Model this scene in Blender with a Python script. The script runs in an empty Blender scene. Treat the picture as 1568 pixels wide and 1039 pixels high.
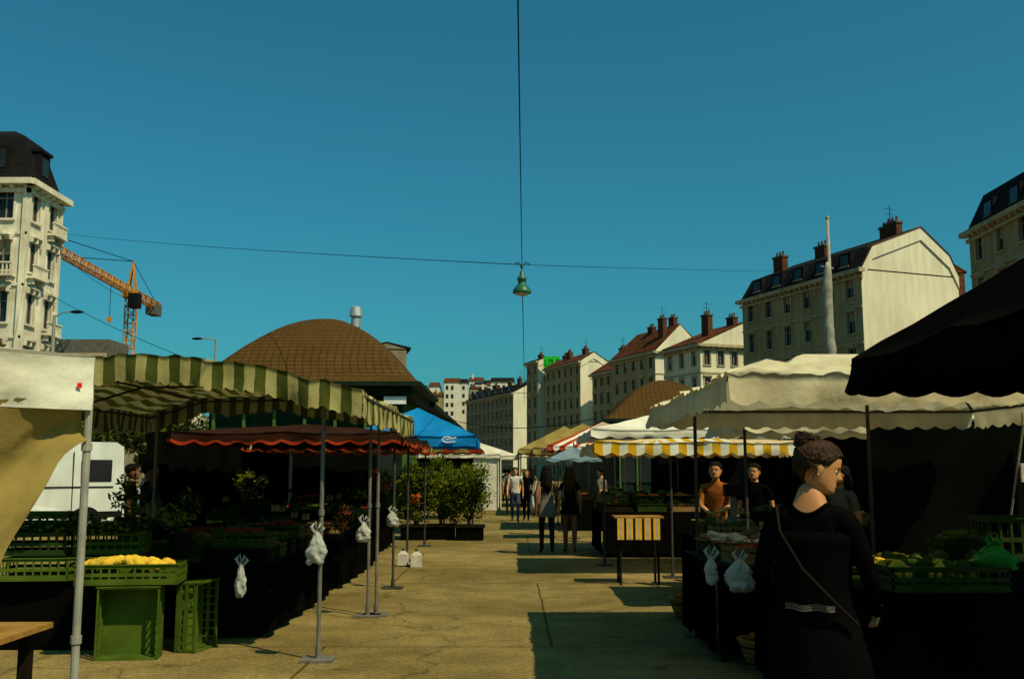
import bpy, math, random
from mathutils import Vector, Matrix, noise, Euler
from mathutils.bvhtree import BVHTree
random.seed(7)
R=math.radians
scene=bpy.context.scene
COL=scene.collection

# ------------------------------------------------------------------ materials
def pm(name,c1,c2=None,scale=4.0,rough=.8,bump=.0,bscale=None,metal=0,transl=0,detail=4,spec=.06,dirt=0):
    m=bpy.data.materials.new(name); m.use_nodes=True
    nt=m.node_tree; N=nt.nodes; L=nt.links
    b=N['Principled BSDF']; out=N['Material Output']
    b.inputs['Roughness'].default_value=rough
    b.inputs['Metallic'].default_value=metal
    b.inputs['Specular IOR Level'].default_value=spec
    if c2 is None: c2=tuple(x*.75 for x in c1)
    tc=N.new('ShaderNodeTexCoord')
    nz=N.new('ShaderNodeTexNoise'); nz.inputs['Scale'].default_value=scale; nz.inputs['Detail'].default_value=detail
    L.new(tc.outputs['Object'],nz.inputs['Vector'])
    cr=N.new('ShaderNodeValToRGB')
    cr.color_ramp.elements[0].position=.35; cr.color_ramp.elements[1].position=.65
    cr.color_ramp.elements[0].color=(*c2,1); cr.color_ramp.elements[1].color=(*c1,1)
    L.new(nz.outputs['Fac'],cr.inputs['Fac'])
    col=cr.outputs['Color']
    if dirt:
        mp=N.new('ShaderNodeMapping'); mp.inputs['Scale'].default_value=(1.6,1.6,.22); L.new(tc.outputs['Object'],mp.inputs['Vector'])
        n3=N.new('ShaderNodeTexNoise'); n3.inputs['Scale'].default_value=1.0; n3.inputs['Detail'].default_value=8; n3.inputs['Roughness'].default_value=.65
        L.new(mp.outputs[0],n3.inputs['Vector'])
        rr=N.new('ShaderNodeValToRGB'); rr.color_ramp.elements[0].position=.38; rr.color_ramp.elements[1].position=.62
        v=1-dirt; rr.color_ramp.elements[0].color=(v,v*.97,v*.92,1); rr.color_ramp.elements[1].color=(1,1,1,1)
        L.new(n3.outputs['Fac'],rr.inputs['Fac'])
        mx=N.new('ShaderNodeMix'); mx.data_type='RGBA'; mx.blend_type='MULTIPLY'; mx.inputs[0].default_value=1
        L.new(col,mx.inputs[6]); L.new(rr.outputs['Color'],mx.inputs[7]); col=mx.outputs[2]
    L.new(col,b.inputs['Base Color'])
    if bump:
        n2=N.new('ShaderNodeTexNoise'); n2.inputs['Scale'].default_value=bscale or scale*4; n2.inputs['Detail'].default_value=5
        L.new(tc.outputs['Object'],n2.inputs['Vector'])
        bp=N.new('ShaderNodeBump'); bp.inputs['Strength'].default_value=bump; bp.inputs['Distance'].default_value=.03
        L.new(n2.outputs['Fac'],bp.inputs['Height']); L.new(bp.outputs['Normal'],b.inputs['Normal'])
    if transl:
        tr=N.new('ShaderNodeBsdfTranslucent'); L.new(col,tr.inputs['Color'])
        mx=N.new('ShaderNodeMixShader'); mx.inputs[0].default_value=transl
        L.new(b.outputs[0],mx.inputs[1]); L.new(tr.outputs[0],mx.inputs[2]); L.new(mx.outputs[0],out.inputs['Surface'])
    return m

def tile_mat(name,c1,c2,mort,sx,sy):
    m=pm(name,c1,c2,scale=.8,rough=.85)
    nt=m.node_tree;N=nt.nodes;L=nt.links;b=N['Principled BSDF']
    tc=N.new('ShaderNodeTexCoord'); br=N.new('ShaderNodeTexBrick')
    br.inputs['Scale'].default_value=1.0
    br.inputs['Brick Width'].default_value=sx; br.inputs['Row Height'].default_value=sy; br.inputs['Mortar Size'].default_value=.022
    br.inputs['Color1'].default_value=(*c1,1); br.inputs['Color2'].default_value=(*c2,1); br.inputs['Mortar'].default_value=(*mort,1)
    L.new(tc.outputs['UV'],br.inputs['Vector'])
    src=b.inputs['Base Color'].links[0].from_socket
    mx=N.new('ShaderNodeMix'); mx.data_type='RGBA'; mx.inputs[0].default_value=.7
    L.new(src,mx.inputs[6]); L.new(br.outputs['Color'],mx.inputs[7]); L.new(mx.outputs[2],b.inputs['Base Color'])
    bp=N.new('ShaderNodeBump'); bp.inputs['Strength'].default_value=.7; bp.inputs['Distance'].default_value=.04; bp.invert=True
    L.new(br.outputs['Fac'],bp.inputs['Height']); L.new(bp.outputs['Normal'],b.inputs['Normal'])
    return m

def asphalt():
    m=bpy.data.materials.new('asphalt'); m.use_nodes=True
    nt=m.node_tree;N=nt.nodes;L=nt.links;b=N['Principled BSDF']
    b.inputs['Roughness'].default_value=.9; b.inputs['Specular IOR Level'].default_value=.05
    tc=N.new('ShaderNodeTexCoord')
    def nz(s,d=6):
        n=N.new('ShaderNodeTexNoise'); n.inputs['Scale'].default_value=s; n.inputs['Detail'].default_value=d
        L.new(tc.outputs['Object'],n.inputs['Vector']); return n
    a=nz(.35); c=nz(70,2); e=nz(2.2); f_=nz(18,3)
    r=N.new('ShaderNodeValToRGB'); r.color_ramp.elements[0].position=.38; r.color_ramp.elements[1].position=.62
    r.color_ramp.elements[0].color=(.160,.114,.036,1); r.color_ramp.elements[1].color=(.255,.187,.066,1)
    L.new(a.outputs['Fac'],r.inputs['Fac'])
    def mul(src,node,lo,hi,p0=.35,p1=.65):
        rr=N.new('ShaderNodeValToRGB'); rr.color_ramp.elements[0].position=p0; rr.color_ramp.elements[1].position=p1
        rr.color_ramp.elements[0].color=(lo,lo,lo,1); rr.color_ramp.elements[1].color=(hi,hi,hi,1)
        L.new(node,rr.inputs['Fac'])
        mx=N.new('ShaderNodeMix'); mx.data_type='RGBA'; mx.blend_type='MULTIPLY'; mx.inputs[0].default_value=1
        L.new(src,mx.inputs[6]); L.new(rr.outputs['Color'],mx.inputs[7]); return mx.outputs[2]
    s=mul(r.outputs['Color'],c.outputs['Fac'],.6,1.3)
    s=mul(s,f_.outputs['Fac'],.8,1.12)
    s=mul(s,e.outputs['Fac'],.76,1.08)
    vo=N.new('ShaderNodeTexVoronoi'); vo.inputs['Scale'].default_value=1.1; L.new(tc.outputs['Object'],vo.inputs['Vector'])
    s=mul(s,vo.outputs['Distance'],.55,1.0,.03,.09)
    # crack network
    vc=N.new('ShaderNodeTexVoronoi'); vc.feature='DISTANCE_TO_EDGE'; vc.inputs['Scale'].default_value=.28
    wc=nz(1.2,5); vb=N.new('ShaderNodeVectorMath'); vb.operation='MULTIPLY_ADD'; L.new(wc.outputs['Color'],vb.inputs[0]); vb.inputs[1].default_value=(1.1,1.1,0); L.new(tc.outputs['Object'],vb.inputs[2])
    L.new(vb.outputs[0],vc.inputs['Vector']); s=mul(s,vc.outputs['Distance'],.55,1.0,.0015,.005)
    br=N.new('ShaderNodeTexBrick'); br.inputs['Scale'].default_value=1; br.inputs['Brick Width'].default_value=4.2; br.inputs['Row Height'].default_value=5.3
    br.inputs['Mortar Size'].default_value=.014; br.inputs['Color1'].default_value=(1,1,1,1); br.inputs['Color2'].default_value=(.93,.93,.93,1); br.inputs['Mortar'].default_value=(.35,.35,.35,1)
    mp=N.new('ShaderNodeMapping'); mp.inputs['Location'].default_value=(1.7,1.1,0); L.new(tc.outputs['Object'],mp.inputs['Vector'])
    wz=nz(1.5,3); va=N.new('ShaderNodeVectorMath'); va.operation='MULTIPLY_ADD'
    L.new(wz.outputs['Color'],va.inputs[0]); va.inputs[1].default_value=(.06,.06,0); L.new(mp.outputs[0],va.inputs[2])
    L.new(va.outputs[0],br.inputs['Vector'])
    mx=N.new('ShaderNodeMix'); mx.data_type='RGBA'; mx.blend_type='MULTIPLY'; mx.inputs[0].default_value=1
    L.new(s,mx.inputs[6]); L.new(br.outputs['Color'],mx.inputs[7])
    L.new(mx.outputs[2],b.inputs['Base Color'])
    bp=N.new('ShaderNodeBump'); bp.inputs['Strength'].default_value=.6; bp.inputs['Distance'].default_value=.008
    L.new(c.outputs['Fac'],bp.inputs['Height']); L.new(bp.outputs['Normal'],b.inputs['Normal'])
    return m

M={}
M['asphalt']=asphalt()
M['white']=pm('white_plaster',(.72,.67,.54),(.62,.57,.46),.35,.9,.2,20,dirt=.25)
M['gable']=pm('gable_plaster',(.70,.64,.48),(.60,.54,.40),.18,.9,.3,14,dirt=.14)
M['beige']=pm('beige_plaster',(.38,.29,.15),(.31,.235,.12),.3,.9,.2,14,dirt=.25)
M['grey']=pm('grey_plaster',(.28,.24,.16),(.22,.18,.12),.3,.9,dirt=.25)
M['ornate']=pm('stucco',(.80,.74,.58),(.60,.54,.41),.8,.9,.4,12,dirt=.28)
M['trim']=pm('stone_trim',(.46,.37,.22),(.37,.30,.18),1.5,.85,.3,20,dirt=.25)
M['glass']=pm('window_glass',(.010,.011,.011),(.02,.02,.02),.6,.2,spec=.3)
M['frame']=pm('window_frame',(.24,.22,.18),None,3,.6)
M['slate']=pm('slate_roof',(.012,.011,.011),(.007,.007,.007),1.5,.9,.4,12)
M['redroof']=pm('red_roof',(.14,.042,.015),(.07,.025,.010),1.2,.9,.5,12,dirt=.4)
M['brick']=pm('chimney_brick',(.12,.045,.022),(.06,.026,.014),2.5,.9,.4,20)
M['dome']=tile_mat('brown_tiles',(.088,.045,.011),(.068,.034,.008),(.02,.011,.004),.3,.2)
M['green']=pm('green_paint',(.008,.02,.010),(.005,.013,.007),3,.7)
M['greenlt']=pm('light_green_paint',(.06,.12,.03),(.045,.09,.02),3,.6)
M['steel']=pm('galvanised_steel',(.15,.135,.11),(.10,.09,.075),9,.55,spec=.2)
M['dsteel']=pm('dark_steel',(.05,.045,.038),(.03,.028,.024),9,.6,spec=.15)
M['steel2']=pm('painted_steel',(.32,.30,.24),(.22,.20,.16),9,.5,spec=.2,dirt=.3)
M['vent']=pm('vent_steel',(.6,.58,.52),None,5,.35,metal=.7)
M['black']=pm('black_metal',(.008,.008,.008),None,5,.6)
M['wire']=pm('black_wire',(.004,.004,.004),None,5,.9)
M['crane']=pm('crane_yellow',(.50,.21,.02),(.38,.15,.018),3,.6)
M['concrete']=pm('concrete',(.12,.11,.09),(.08,.075,.06),2,.9)
M['fab_white']=pm('white_canvas',(.80,.76,.63),(.68,.63,.50),1.6,.9,.4,9,transl=.2,dirt=.15)
M['fab_cream']=pm('cream_canvas',(.78,.70,.47),(.64,.55,.35),1.6,.9,.4,9,transl=.28,dirt=.2)
M['fab_tan']=pm('tan_cloth',(.36,.26,.075),(.25,.18,.05),1.8,.9,.5,7,transl=.3,dirt=.2)
M['fab_grn']=pm('green_canvas',(.085,.095,.018),(.06,.07,.012),2,.9,.3,9,transl=.2,dirt=.2)
M['fab_yel']=pm('yellow_canvas',(.70,.38,.015),(.58,.30,.012),2,.9,.3,9,transl=.3)
M['fab_pale']=pm('pale_canvas',(.47,.40,.16),(.36,.30,.12),2.4,.9,.3,9,transl=.2,dirt=.25)
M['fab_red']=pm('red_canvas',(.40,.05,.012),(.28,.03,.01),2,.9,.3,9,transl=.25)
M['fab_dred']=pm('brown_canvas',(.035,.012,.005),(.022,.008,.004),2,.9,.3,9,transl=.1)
M['fab_blue']=pm('blue_canvas',(.01,.26,.64),(.008,.19,.50),1.5,.85,.3,9,transl=.25,dirt=.15)
M['fab_pblue']=pm('pale_blue_canvas',(.2,.27,.30),(.14,.2,.23),2,.9,.2,9,transl=.2)
M['fab_black']=pm('black_canvas',(.003,.0032,.003),(.002,.002,.002),2,1,.3,9,spec=0)
M['dark_sheet']=pm('near_black_sheet',(.004,.0045,.003),(.002,.0025,.002),1.2,1,.3,5,spec=0)  # near-black, stands in for stall interior shade on the backing sheets
M['cloth']=pm('shade_black_cloth',(.004,.0035,.0025),(.002,.002,.0015),2,1,.3,6,spec=0)  # darkened so the drapes read as the black shadow under the tables
M['wood']=pm('wood',(.30,.16,.035),(.2,.10,.022),6,.7,.2)
M['dwood']=pm('dark_wood',(.012,.008,.004),(.007,.005,.003),6,.9)
M['card']=pm('cardboard',(.24,.15,.06),(.17,.10,.04),5,.9)
M['crate']=pm('green_crate_plastic',(.085,.125,.012),(.055,.09,.01),5,.6,dirt=.3)
M['dcrate']=pm('dark_green_crate_plastic',(.025,.045,.008),(.015,.03,.006),5,.6)
M['bcrate']=pm('black_crate_plastic',(.006,.009,.005),(.003,.004,.002),5,.7)
M['lemon']=pm('lemon_peel',(.68,.43,.04),(.52,.31,.025),9,.5,.3,60)
M['orange']=pm('orange_peel',(.42,.11,.01),(.3,.07,.008),9,.6)
M['tomato']=pm('tomato_skin',(.22,.018,.008),(.12,.012,.006),9,.5)
M['veg']=pm('green_vegetable',(.045,.07,.010),(.022,.038,.006),9,.8,.4)
M['leafa']=pm('leaf_light',(.15,.165,.010),(.10,.12,.008),6,.6,transl=.3)
M['leafb']=pm('leaf_dark',(.018,.028,.004),(.010,.018,.003),6,.7,transl=.15)
M['flower']=pm('flower_petal',(.45,.05,.02),(.4,.12,.02),6,.7)
M['bark']=pm('bark',(.05,.035,.02),None,8,.9,.5)
M['bag']=pm('plastic_bag',(.56,.54,.47),(.36,.36,.32),9,.4,.8,16,transl=.3)
M['gbag']=pm('green_plastic_bag',(.03,.30,.04),(.02,.2,.03),7,.35,.4,14,transl=.3)
M['skin']=pm('skin',(.48,.22,.085),(.42,.18,.068),5,.55,spec=.2)
M['skin2']=pm('skin_tan',(.18,.08,.035),(.14,.062,.028),5,.6)
M['hair']=pm('brown_hair',(.050,.020,.006),(.018,.008,.003),22,.6,.6,70,spec=.15)
M['auburn']=pm('auburn_hair',(.10,.035,.009),(.05,.017,.005),14,.6,.8,60)
M['dhair']=pm('dark_hair',(.010,.006,.004),(.005,.003,.002),14,.6,.8,60)
M['blackcl']=pm('black_clothing',(.003,.0028,.003),(.002,.002,.002),6,1,.3,14,spec=0)
M['greycl']=pm('grey_clothing',(.13,.11,.085),(.09,.075,.06),6,.9,.4,14)
M['whitecl']=pm('white_clothing',(.5,.46,.38),(.4,.36,.3),6,.9,.4,14)
M['bluecl']=pm('blue_clothing',(.04,.06,.10),(.025,.04,.07),6,.9,.3,14)
M['orangecl']=pm('orange_clothing',(.30,.09,.015),(.22,.06,.01),6,.9,.3,14)
M['tights']=pm('dark_tights',(.015,.009,.006),None,6,.8)
M['eye']=pm('eye_white',(.5,.5,.48),None,5,.3)
M['lip']=pm('lips',(.3,.09,.06),None,5,.5)
M['car']=pm('white_car_paint',(.62,.62,.57),(.55,.55,.5),2,.25,spec=.4,dirt=.15)
M['tyre']=pm('tyre_rubber',(.01,.01,.01),None,8,.9)
M['redp']=pm('red_print',(.65,.02,.02),None,5,.6)
M['whitep']=pm('white_print',(.7,.7,.68),None,5,.6)
M['signgreen']=pm('green_sign',(.02,.5,.03),None,2,.5)
M['lampgreen']=pm('lamp_green_enamel',(.02,.12,.06),(.015,.08,.04),4,.4,spec=.3)
M['opal']=pm('opal_glass',(.45,.42,.3),None,4,.3)

# ------------------------------------------------------------------ mesh builder
def group(name,loc=(0,0,0),yaw=0):
    e=bpy.data.objects.new(name,None); COL.objects.link(e); e.empty_display_size=.2
    e.location=loc; e.rotation_euler=(0,0,yaw); return e

class MB:
    def __init__(s): s.v=[];s.f=[];s.m=[];s.mats=[];s.uv={};s.X=None
    def mi(s,k):
        if k not in s.mats: s.mats.append(k)
        return s.mats.index(k)
    def av(s,p):
        p=Vector(p)
        if s.X is not None: p=s.X@p
        s.v.append(p); return len(s.v)-1
    def face(s,pts,k,uv=None):
        ids=[s.av(p) for p in pts]; s.f.append(ids); s.m.append(s.mi(k))
        if uv: s.uv[len(s.f)-1]=uv
    def idface(s,ids,k,uv=None):
        s.f.append(list(ids)); s.m.append(s.mi(k))
        if uv: s.uv[len(s.f)-1]=uv
    def hexa(s,c,k):
        i=[s.av(p) for p in c]
        for q in ((0,3,2,1),(4,5,6,7),(0,1,5,4),(1,2,6,5),(2,3,7,6),(3,0,4,7)): s.idface([i[a] for a in q],k)
    def box(s,x0,y0,z0,x1,y1,z1,k):
        s.hexa([(x0,y0,z0),(x1,y0,z0),(x1,y1,z0),(x0,y1,z0),(x0,y0,z1),(x1,y0,z1),(x1,y1,z1),(x0,y1,z1)],k)
    def tube(s,pts,rad,k,seg=8,cap=True,flat=1.0):
        pts=[Vector(p) for p in pts]
        if not isinstance(rad,(list,tuple)): rad=[rad]*len(pts)
        rings=[];n=len(pts); prev=None
        for i,p in enumerate(pts):
            d=(pts[min(i+1,n-1)]-pts[max(i-1,0)]); 
            if d.length<1e-9: d=Vector((0,0,1))
            d.normalize()
            if prev is None:
                a=d.cross(Vector((0,1,0)) if abs(d.y)<.9 else Vector((1,0,0))).normalized()
            else:
                a=(prev-d*prev.dot(d)).normalized()
            prev=a; b=d.cross(a)
            rings.append([s.av(p+(a*math.cos(2*math.pi*j/seg)+b*math.sin(2*math.pi*j/seg)*flat)*rad[i]) for j in range(seg)])
        for i in range(n-1):
            for j in range(seg):
                s.idface([rings[i][j],rings[i][(j+1)%seg],rings[i+1][(j+1)%seg],rings[i+1][j]],k)
        if cap: s.idface(rings[0][::-1],k); s.idface(rings[-1],k)
    def lathe(s,c,prof,k,seg=20):
        rings=[]
        for r,z in prof: rings.append([s.av((c[0]+r*math.cos(2*math.pi*j/seg),c[1]+r*math.sin(2*math.pi*j/seg),c[2]+z)) for j in range(seg)])
        for i in range(len(prof)-1):
            for j in range(seg): s.idface([rings[i][j],rings[i][(j+1)%seg],rings[i+1][(j+1)%seg],rings[i+1][j]],k)
        s.idface(rings[0][::-1],k); s.idface(rings[-1],k)
    def ball(s,c,r,k,seg=10,rings=6,nz=0,ns=5):
        if not isinstance(r,(list,tuple)): r=(r,r,r)
        R_=[]
        for i in range(rings+1):
            th=math.pi*i/rings; row=[]
            for j in range(seg):
                ph=2*math.pi*j/seg
                d=Vector((math.sin(th)*math.cos(ph),math.sin(th)*math.sin(ph),math.cos(th)))
                f=1+(nz*noise.noise(d*ns*.3+Vector(c)*3) if nz else 0)
                row.append(s.av((c[0]+d.x*r[0]*f,c[1]+d.y*r[1]*f,c[2]+d.z*r[2]*f)))
            R_.append(row)
        for i in range(rings):
            for j in range(seg): s.idface([R_[i][j],R_[i+1][j],R_[i+1][(j+1)%seg],R_[i][(j+1)%seg]],k)
    def done(s,name,parent=None,smooth=False):
        me=bpy.data.meshes.new(name); me.from_pydata([tuple(p) for p in s.v],[],s.f)
        for k in s.mats: me.materials.append(M[k])
        me.polygons.foreach_set('material_index',s.m)
        if s.uv:
            ul=me.uv_layers.new(name='UVMap')
            for fi,uv in s.uv.items():
                pl=me.polygons[fi]
                for li,u in zip(pl.loop_indices,uv): ul.data[li].uv=u
        if smooth: me.polygons.foreach_set('use_smooth',[True]*len(me.polygons))
        me.update()
        o=bpy.data.objects.new(name,me); COL.objects.link(o)
        if parent: o.parent=parent
        return o

# ------------------------------------------------------------------ ground
g=MB(); g.face([(-900,-300,0),(900,-300,0),(900,1600,0),(-900,1600,0)],'asphalt'); g.done('ground')

# ------------------------------------------------------------------ buildings
def facade(mb,O,d,n,L,z0,z1,nc,nf,ww,wh,wall,trim='trim',hood=True,pil=False):
    O=Vector((O[0],O[1],0)); d=Vector((d[0],d[1],0)).normalized(); n=Vector((n[0],n[1],0)).normalized()
    P=lambda s_,z,o: O+d*s_+n*o+Vector((0,0,z))
    def lb(a,b,c,e,o0,o1,k): mb.hexa([P(a,c,o0),P(b,c,o0),P(b,c,o1),P(a,c,o1),P(a,e,o0),P(b,e,o0),P(b,e,o1),P(a,e,o1)],k)
    cw=L/nc; fh=(z1-z0)/nf; rd=-.22; q=random.Random(int(L*100+z1*10))
    for i in range(nc):
        for j in range(nf):
            a=i*cw;b=a+cw;c=z0+j*fh;e=c+fh
            s0=(a+b)/2-ww/2;s1=s0+ww;w0=c+fh*.28;w1=w0+wh
            mb.face([P(a,c,0),P(b,c,0),P(b,w0,0),P(a,w0,0)],wall)
            mb.face([P(a,w1,0),P(b,w1,0),P(b,e,0),P(a,e,0)],wall)
            mb.face([P(a,w0,0),P(s0,w0,0),P(s0,w1,0),P(a,w1,0)],wall)
            mb.face([P(s1,w0,0),P(b,w0,0),P(b,w1,0),P(s1,w1,0)],wall)
            for q_ in (((s0,w0),(s1,w0)),((s1,w0),(s1,w1)),((s1,w1),(s0,w1)),((s0,w1),(s0,w0))):
                mb.face([P(*q_[0],0),P(*q_[1],0),P(*q_[1],rd),P(*q_[0],rd)],wall)
            mb.face([P(s0,w0,rd),P(s1,w0,rd),P(s1,w1,rd),P(s0,w1,rd)],'glass')
            mid=(s0+s1)/2
            lb(mid-.04,mid+.04,w0,w1,rd+.005,rd+.06,'frame')
            lb(s0,s1,w0+wh*.66,w0+wh*.66+.07,rd+.008,rd+.055,'frame')
            lb(s0,s0+.07,w0,w1,rd+.01,rd+.05,'frame'); lb(s1-.07,s1,w0,w1,rd+.01,rd+.05,'frame')
            if q.random()<.35: lb(s0+.08,s1-.08,w1-wh*q.uniform(.2,.6),w1-.02,rd+.003,rd+.004,'trim')
            lb(s0-.15,s1+.15,w0-.14,w0,-.02,.14,trim)
            if hood:
                lb(s0-.2,s1+.2,w1+.12,w1+.3,-.02,.2,trim)
                lb(s0-.16,s0,w0,w1+.12,-.02,.06,trim); lb(s1,s1+.16,w0,w1+.12,-.02,.06,trim)
    for j in range(1,nf): lb(0,L,z0+j*fh-.1,z0+j*fh+.08,-.02,.1,trim)
    if pil:
        for i in range(nc+1): lb(max(0,i*cw-.22),min(L,i*cw+.22),z0,z1,-.03,.16,trim)
    lb(-.2,L+.2,z1-.7,z1-.45,-.03,.2,trim)
    lb(-.45,L+.45,z1-.25,z1+.12,-.05,.6,trim)
    for i in range(int(L/.8)): lb(.2+i*.8,.45+i*.8,z1-.45,z1-.25,-.02,.45,trim)
    return lb

def chimney(mb,P,g_,l_,zb,zt,k='brick',sx=.35,sy=.8):
    a,b,c,d_=g_-sx,g_+sx,l_-sy,l_+sy
    mb.hexa([P(a,c,zb),P(b,c,zb),P(b,d_,zb),P(a,d_,zb),P(a,c,zt),P(b,c,zt),P(b,d_,zt),P(a,d_,zt)],k)
    mb.hexa([P(a-.1,c-.1,zt),P(b+.1,c-.1,zt),P(b+.1,d_+.1,zt),P(a-.1,d_+.1,zt),P(a-.1,c-.1,zt+.2),P(b+.1,c-.1,zt+.2),P(b+.1,d_+.1,zt+.2),P(a-.1,d_+.1,zt+.2)],'concrete')
    for t in (-.5,0,.5):
        p=P((a+b)/2,l_+t*sy*1.3,zt+.2); mb.tube([p,p+Vector((0,0,.5))],.11,'brick',6)

def house(name,corner,df,L,W,eave,ridge,nf,nc,wall='beige',gwall='gable',roof='redroof',mansard=False,parapet=0,chim=(),gwin=0,dorm=0,base=0,ww=1.1,wh=1.9,peak=.5):
    e=group(name)
    C=Vector((corner[0],corner[1],0)); f=Vector((df[0],df[1],0)).normalized(); gdir=Vector((f.y,-f.x,0))
    P=lambda g_,l_,z: C+gdir*g_+f*l_+Vector((0,0,z))
    w=MB()
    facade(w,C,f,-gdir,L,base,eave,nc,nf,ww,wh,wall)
    if gwin: facade(w,C+gdir*W,-gdir,-f,W,base,eave,gwin,nf,ww,wh,gwall)
    else:
        w.face([P(0,0,base),P(W,0,base),P(W,0,eave),P(0,0,eave)],gwall)
        if W<10:
            for (a,z) in ((W*.72,eave-2.2),(W*.72,eave-5.4)):
                w.hexa([P(a,-.03,z),P(a+.6,-.03,z),P(a+.6,.05,z),P(a,.05,z),P(a,-.03,z+.9),P(a+.6,-.03,z+.9),P(a+.6,.05,z+.9),P(a,.05,z+.9)],'glass')
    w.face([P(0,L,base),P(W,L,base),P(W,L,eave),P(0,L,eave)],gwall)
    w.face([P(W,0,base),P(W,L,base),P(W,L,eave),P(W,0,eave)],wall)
    if mansard: pr=[(-.1,eave+.13),(1.3,eave+(ridge-eave)*.50),(W*peak,ridge),(W-1.0,eave+(ridge-eave)*.45),(W+.1,eave+.13)]
    else: pr=[(-.4,eave+.13),(W*peak,ridge),(W+.4,eave+.13)]
    for l_ in (.02,L-.02):
        w.face([P(min(max(a,0),W),l_,z) for a,z in pr],gwall)
    if parapet:
        pa=[(max(0,min(W,a)),z+parapet) for a,z in pr]
        for i in range(len(pa)-1):
            (a,z),(b,y)=pa[i],pa[i+1]
            w.hexa([P(a,-.12,z-1.2),P(b,-.12,y-1.2),P(b,.3,y-1.2),P(a,.3,z-1.2),P(a,-.12,z),P(b,-.12,y),P(b,.3,y),P(a,.3,z)],gwall)
            w.hexa([P(a,-.2,z+.003),P(b,-.2,y+.003),P(b,.38,y+.003),P(a,.38,z+.003),P(a,-.2,z+.1),P(b,-.2,y+.1),P(b,.38,y+.1),P(a,.38,z+.1)],'redroof')
    w.done('walls',e)
    r=MB()
    for i in range(len(pr)-1):
        (a,z),(b,y)=pr[i],pr[i+1]
        r.hexa([P(a,.04,z-.02),P(b,.04,y-.02),P(b,L-.04,y-.02),P(a,L-.04,z-.02),P(a,.04,z+.18),P(b,.04,y+.18),P(b,L-.04,y+.18),P(a,L-.04,z+.18)],roof)
    for k in range(dorm):
        l_=(k+.7)*L/(dorm+.4); z=eave+.5
        r.hexa([P(.2,l_-.8,z),P(2.5,l_-.8,z),P(2.5,l_+.8,z),P(.2,l_+.8,z),P(.3,l_-.8,z+1.5),P(2.5,l_-.8,z+1.6),P(2.5,l_+.8,z+1.6),P(.3,l_+.8,z+1.5)],roof)
        r.face([P(.17,l_-.55,z+.3),P(.17,l_+.55,z+.3),P(.24,l_+.55,z+1.3),P(.24,l_-.55,z+1.3)],'glass')
        r.hexa([P(.1,l_-.65,z+.15),P(.2,l_-.65,z+.15),P(.2,l_+.65,z+.15),P(.1,l_+.65,z+.15),P(.1,l_-.65,z+.25),P(.2,l_-.65,z+.25),P(.2,l_+.65,z+.25),P(.1,l_+.65,z+.25)],'trim')
    r.done('roof',e)
    if chim:
        c=MB()
        for (a,l_,zt) in chim: chimney(c,P,a,l_,eave+.5,zt)
        a,l_,zt=chim[0]; p=P(a+.6,l_+1,zt-2); c.tube([p,p+Vector((0,0,4.2))],.035,'black',5); q=p+Vector((0,0,3.8)); c.tube([q-gdir*.7,q+gdir*.7],.02,'black',4); q=p+Vector((0,0,3.3)); c.tube([q-gdir*.5,q+gdir*.5],.02,'black',4)
        c.done('chimneys',e)
    return e

df=(-.36,.93)
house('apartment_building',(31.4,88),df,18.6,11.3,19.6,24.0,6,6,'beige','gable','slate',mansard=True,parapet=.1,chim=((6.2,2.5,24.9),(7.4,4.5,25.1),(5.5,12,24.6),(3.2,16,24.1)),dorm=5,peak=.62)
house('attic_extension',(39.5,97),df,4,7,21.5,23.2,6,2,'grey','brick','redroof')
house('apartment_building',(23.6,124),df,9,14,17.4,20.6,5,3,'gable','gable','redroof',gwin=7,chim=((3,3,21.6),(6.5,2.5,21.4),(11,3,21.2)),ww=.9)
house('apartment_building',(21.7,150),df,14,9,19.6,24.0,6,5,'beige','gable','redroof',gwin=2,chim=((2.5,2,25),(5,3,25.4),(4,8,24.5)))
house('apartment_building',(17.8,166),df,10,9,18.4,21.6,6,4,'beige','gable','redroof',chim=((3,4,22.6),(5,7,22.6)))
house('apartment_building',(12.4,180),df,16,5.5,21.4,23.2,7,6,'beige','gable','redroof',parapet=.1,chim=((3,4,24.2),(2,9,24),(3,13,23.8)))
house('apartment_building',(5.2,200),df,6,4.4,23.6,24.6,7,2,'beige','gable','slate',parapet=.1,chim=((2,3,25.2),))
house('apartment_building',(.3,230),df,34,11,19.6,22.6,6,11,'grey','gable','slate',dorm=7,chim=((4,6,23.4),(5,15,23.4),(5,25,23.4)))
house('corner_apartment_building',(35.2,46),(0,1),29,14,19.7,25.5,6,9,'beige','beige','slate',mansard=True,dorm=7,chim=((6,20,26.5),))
house('low_apartment_building',(8.6,196),df,6,9,20.3,21.3,6,2,'beige','grey','slate')
e=group('rooftop_billboard'); b=MB()
b.box(6.3,198.6,22.0,9.7,198.8,24.5,'signgreen')
for x in (6.6,9.4): b.tube([(x,198.9,19.5),(x,198.9,24.4)],.08,'black',5)
for i,x in enumerate((6.6,7.35,8.1,8.85)):
    b.box(x,198.55,22.6,x+.12,198.59,23.9,'slate'); b.box(x+.13,198.55,22.6,x+.5,198.59,22.78,'slate')
    if i%2: b.box(x+.13,198.55,23.72,x+.5,198.59,23.9,'slate'); b.box(x+.51,198.55,22.6,x+.6,198.59,23.9,'slate')
b.done('panel',e)

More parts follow.
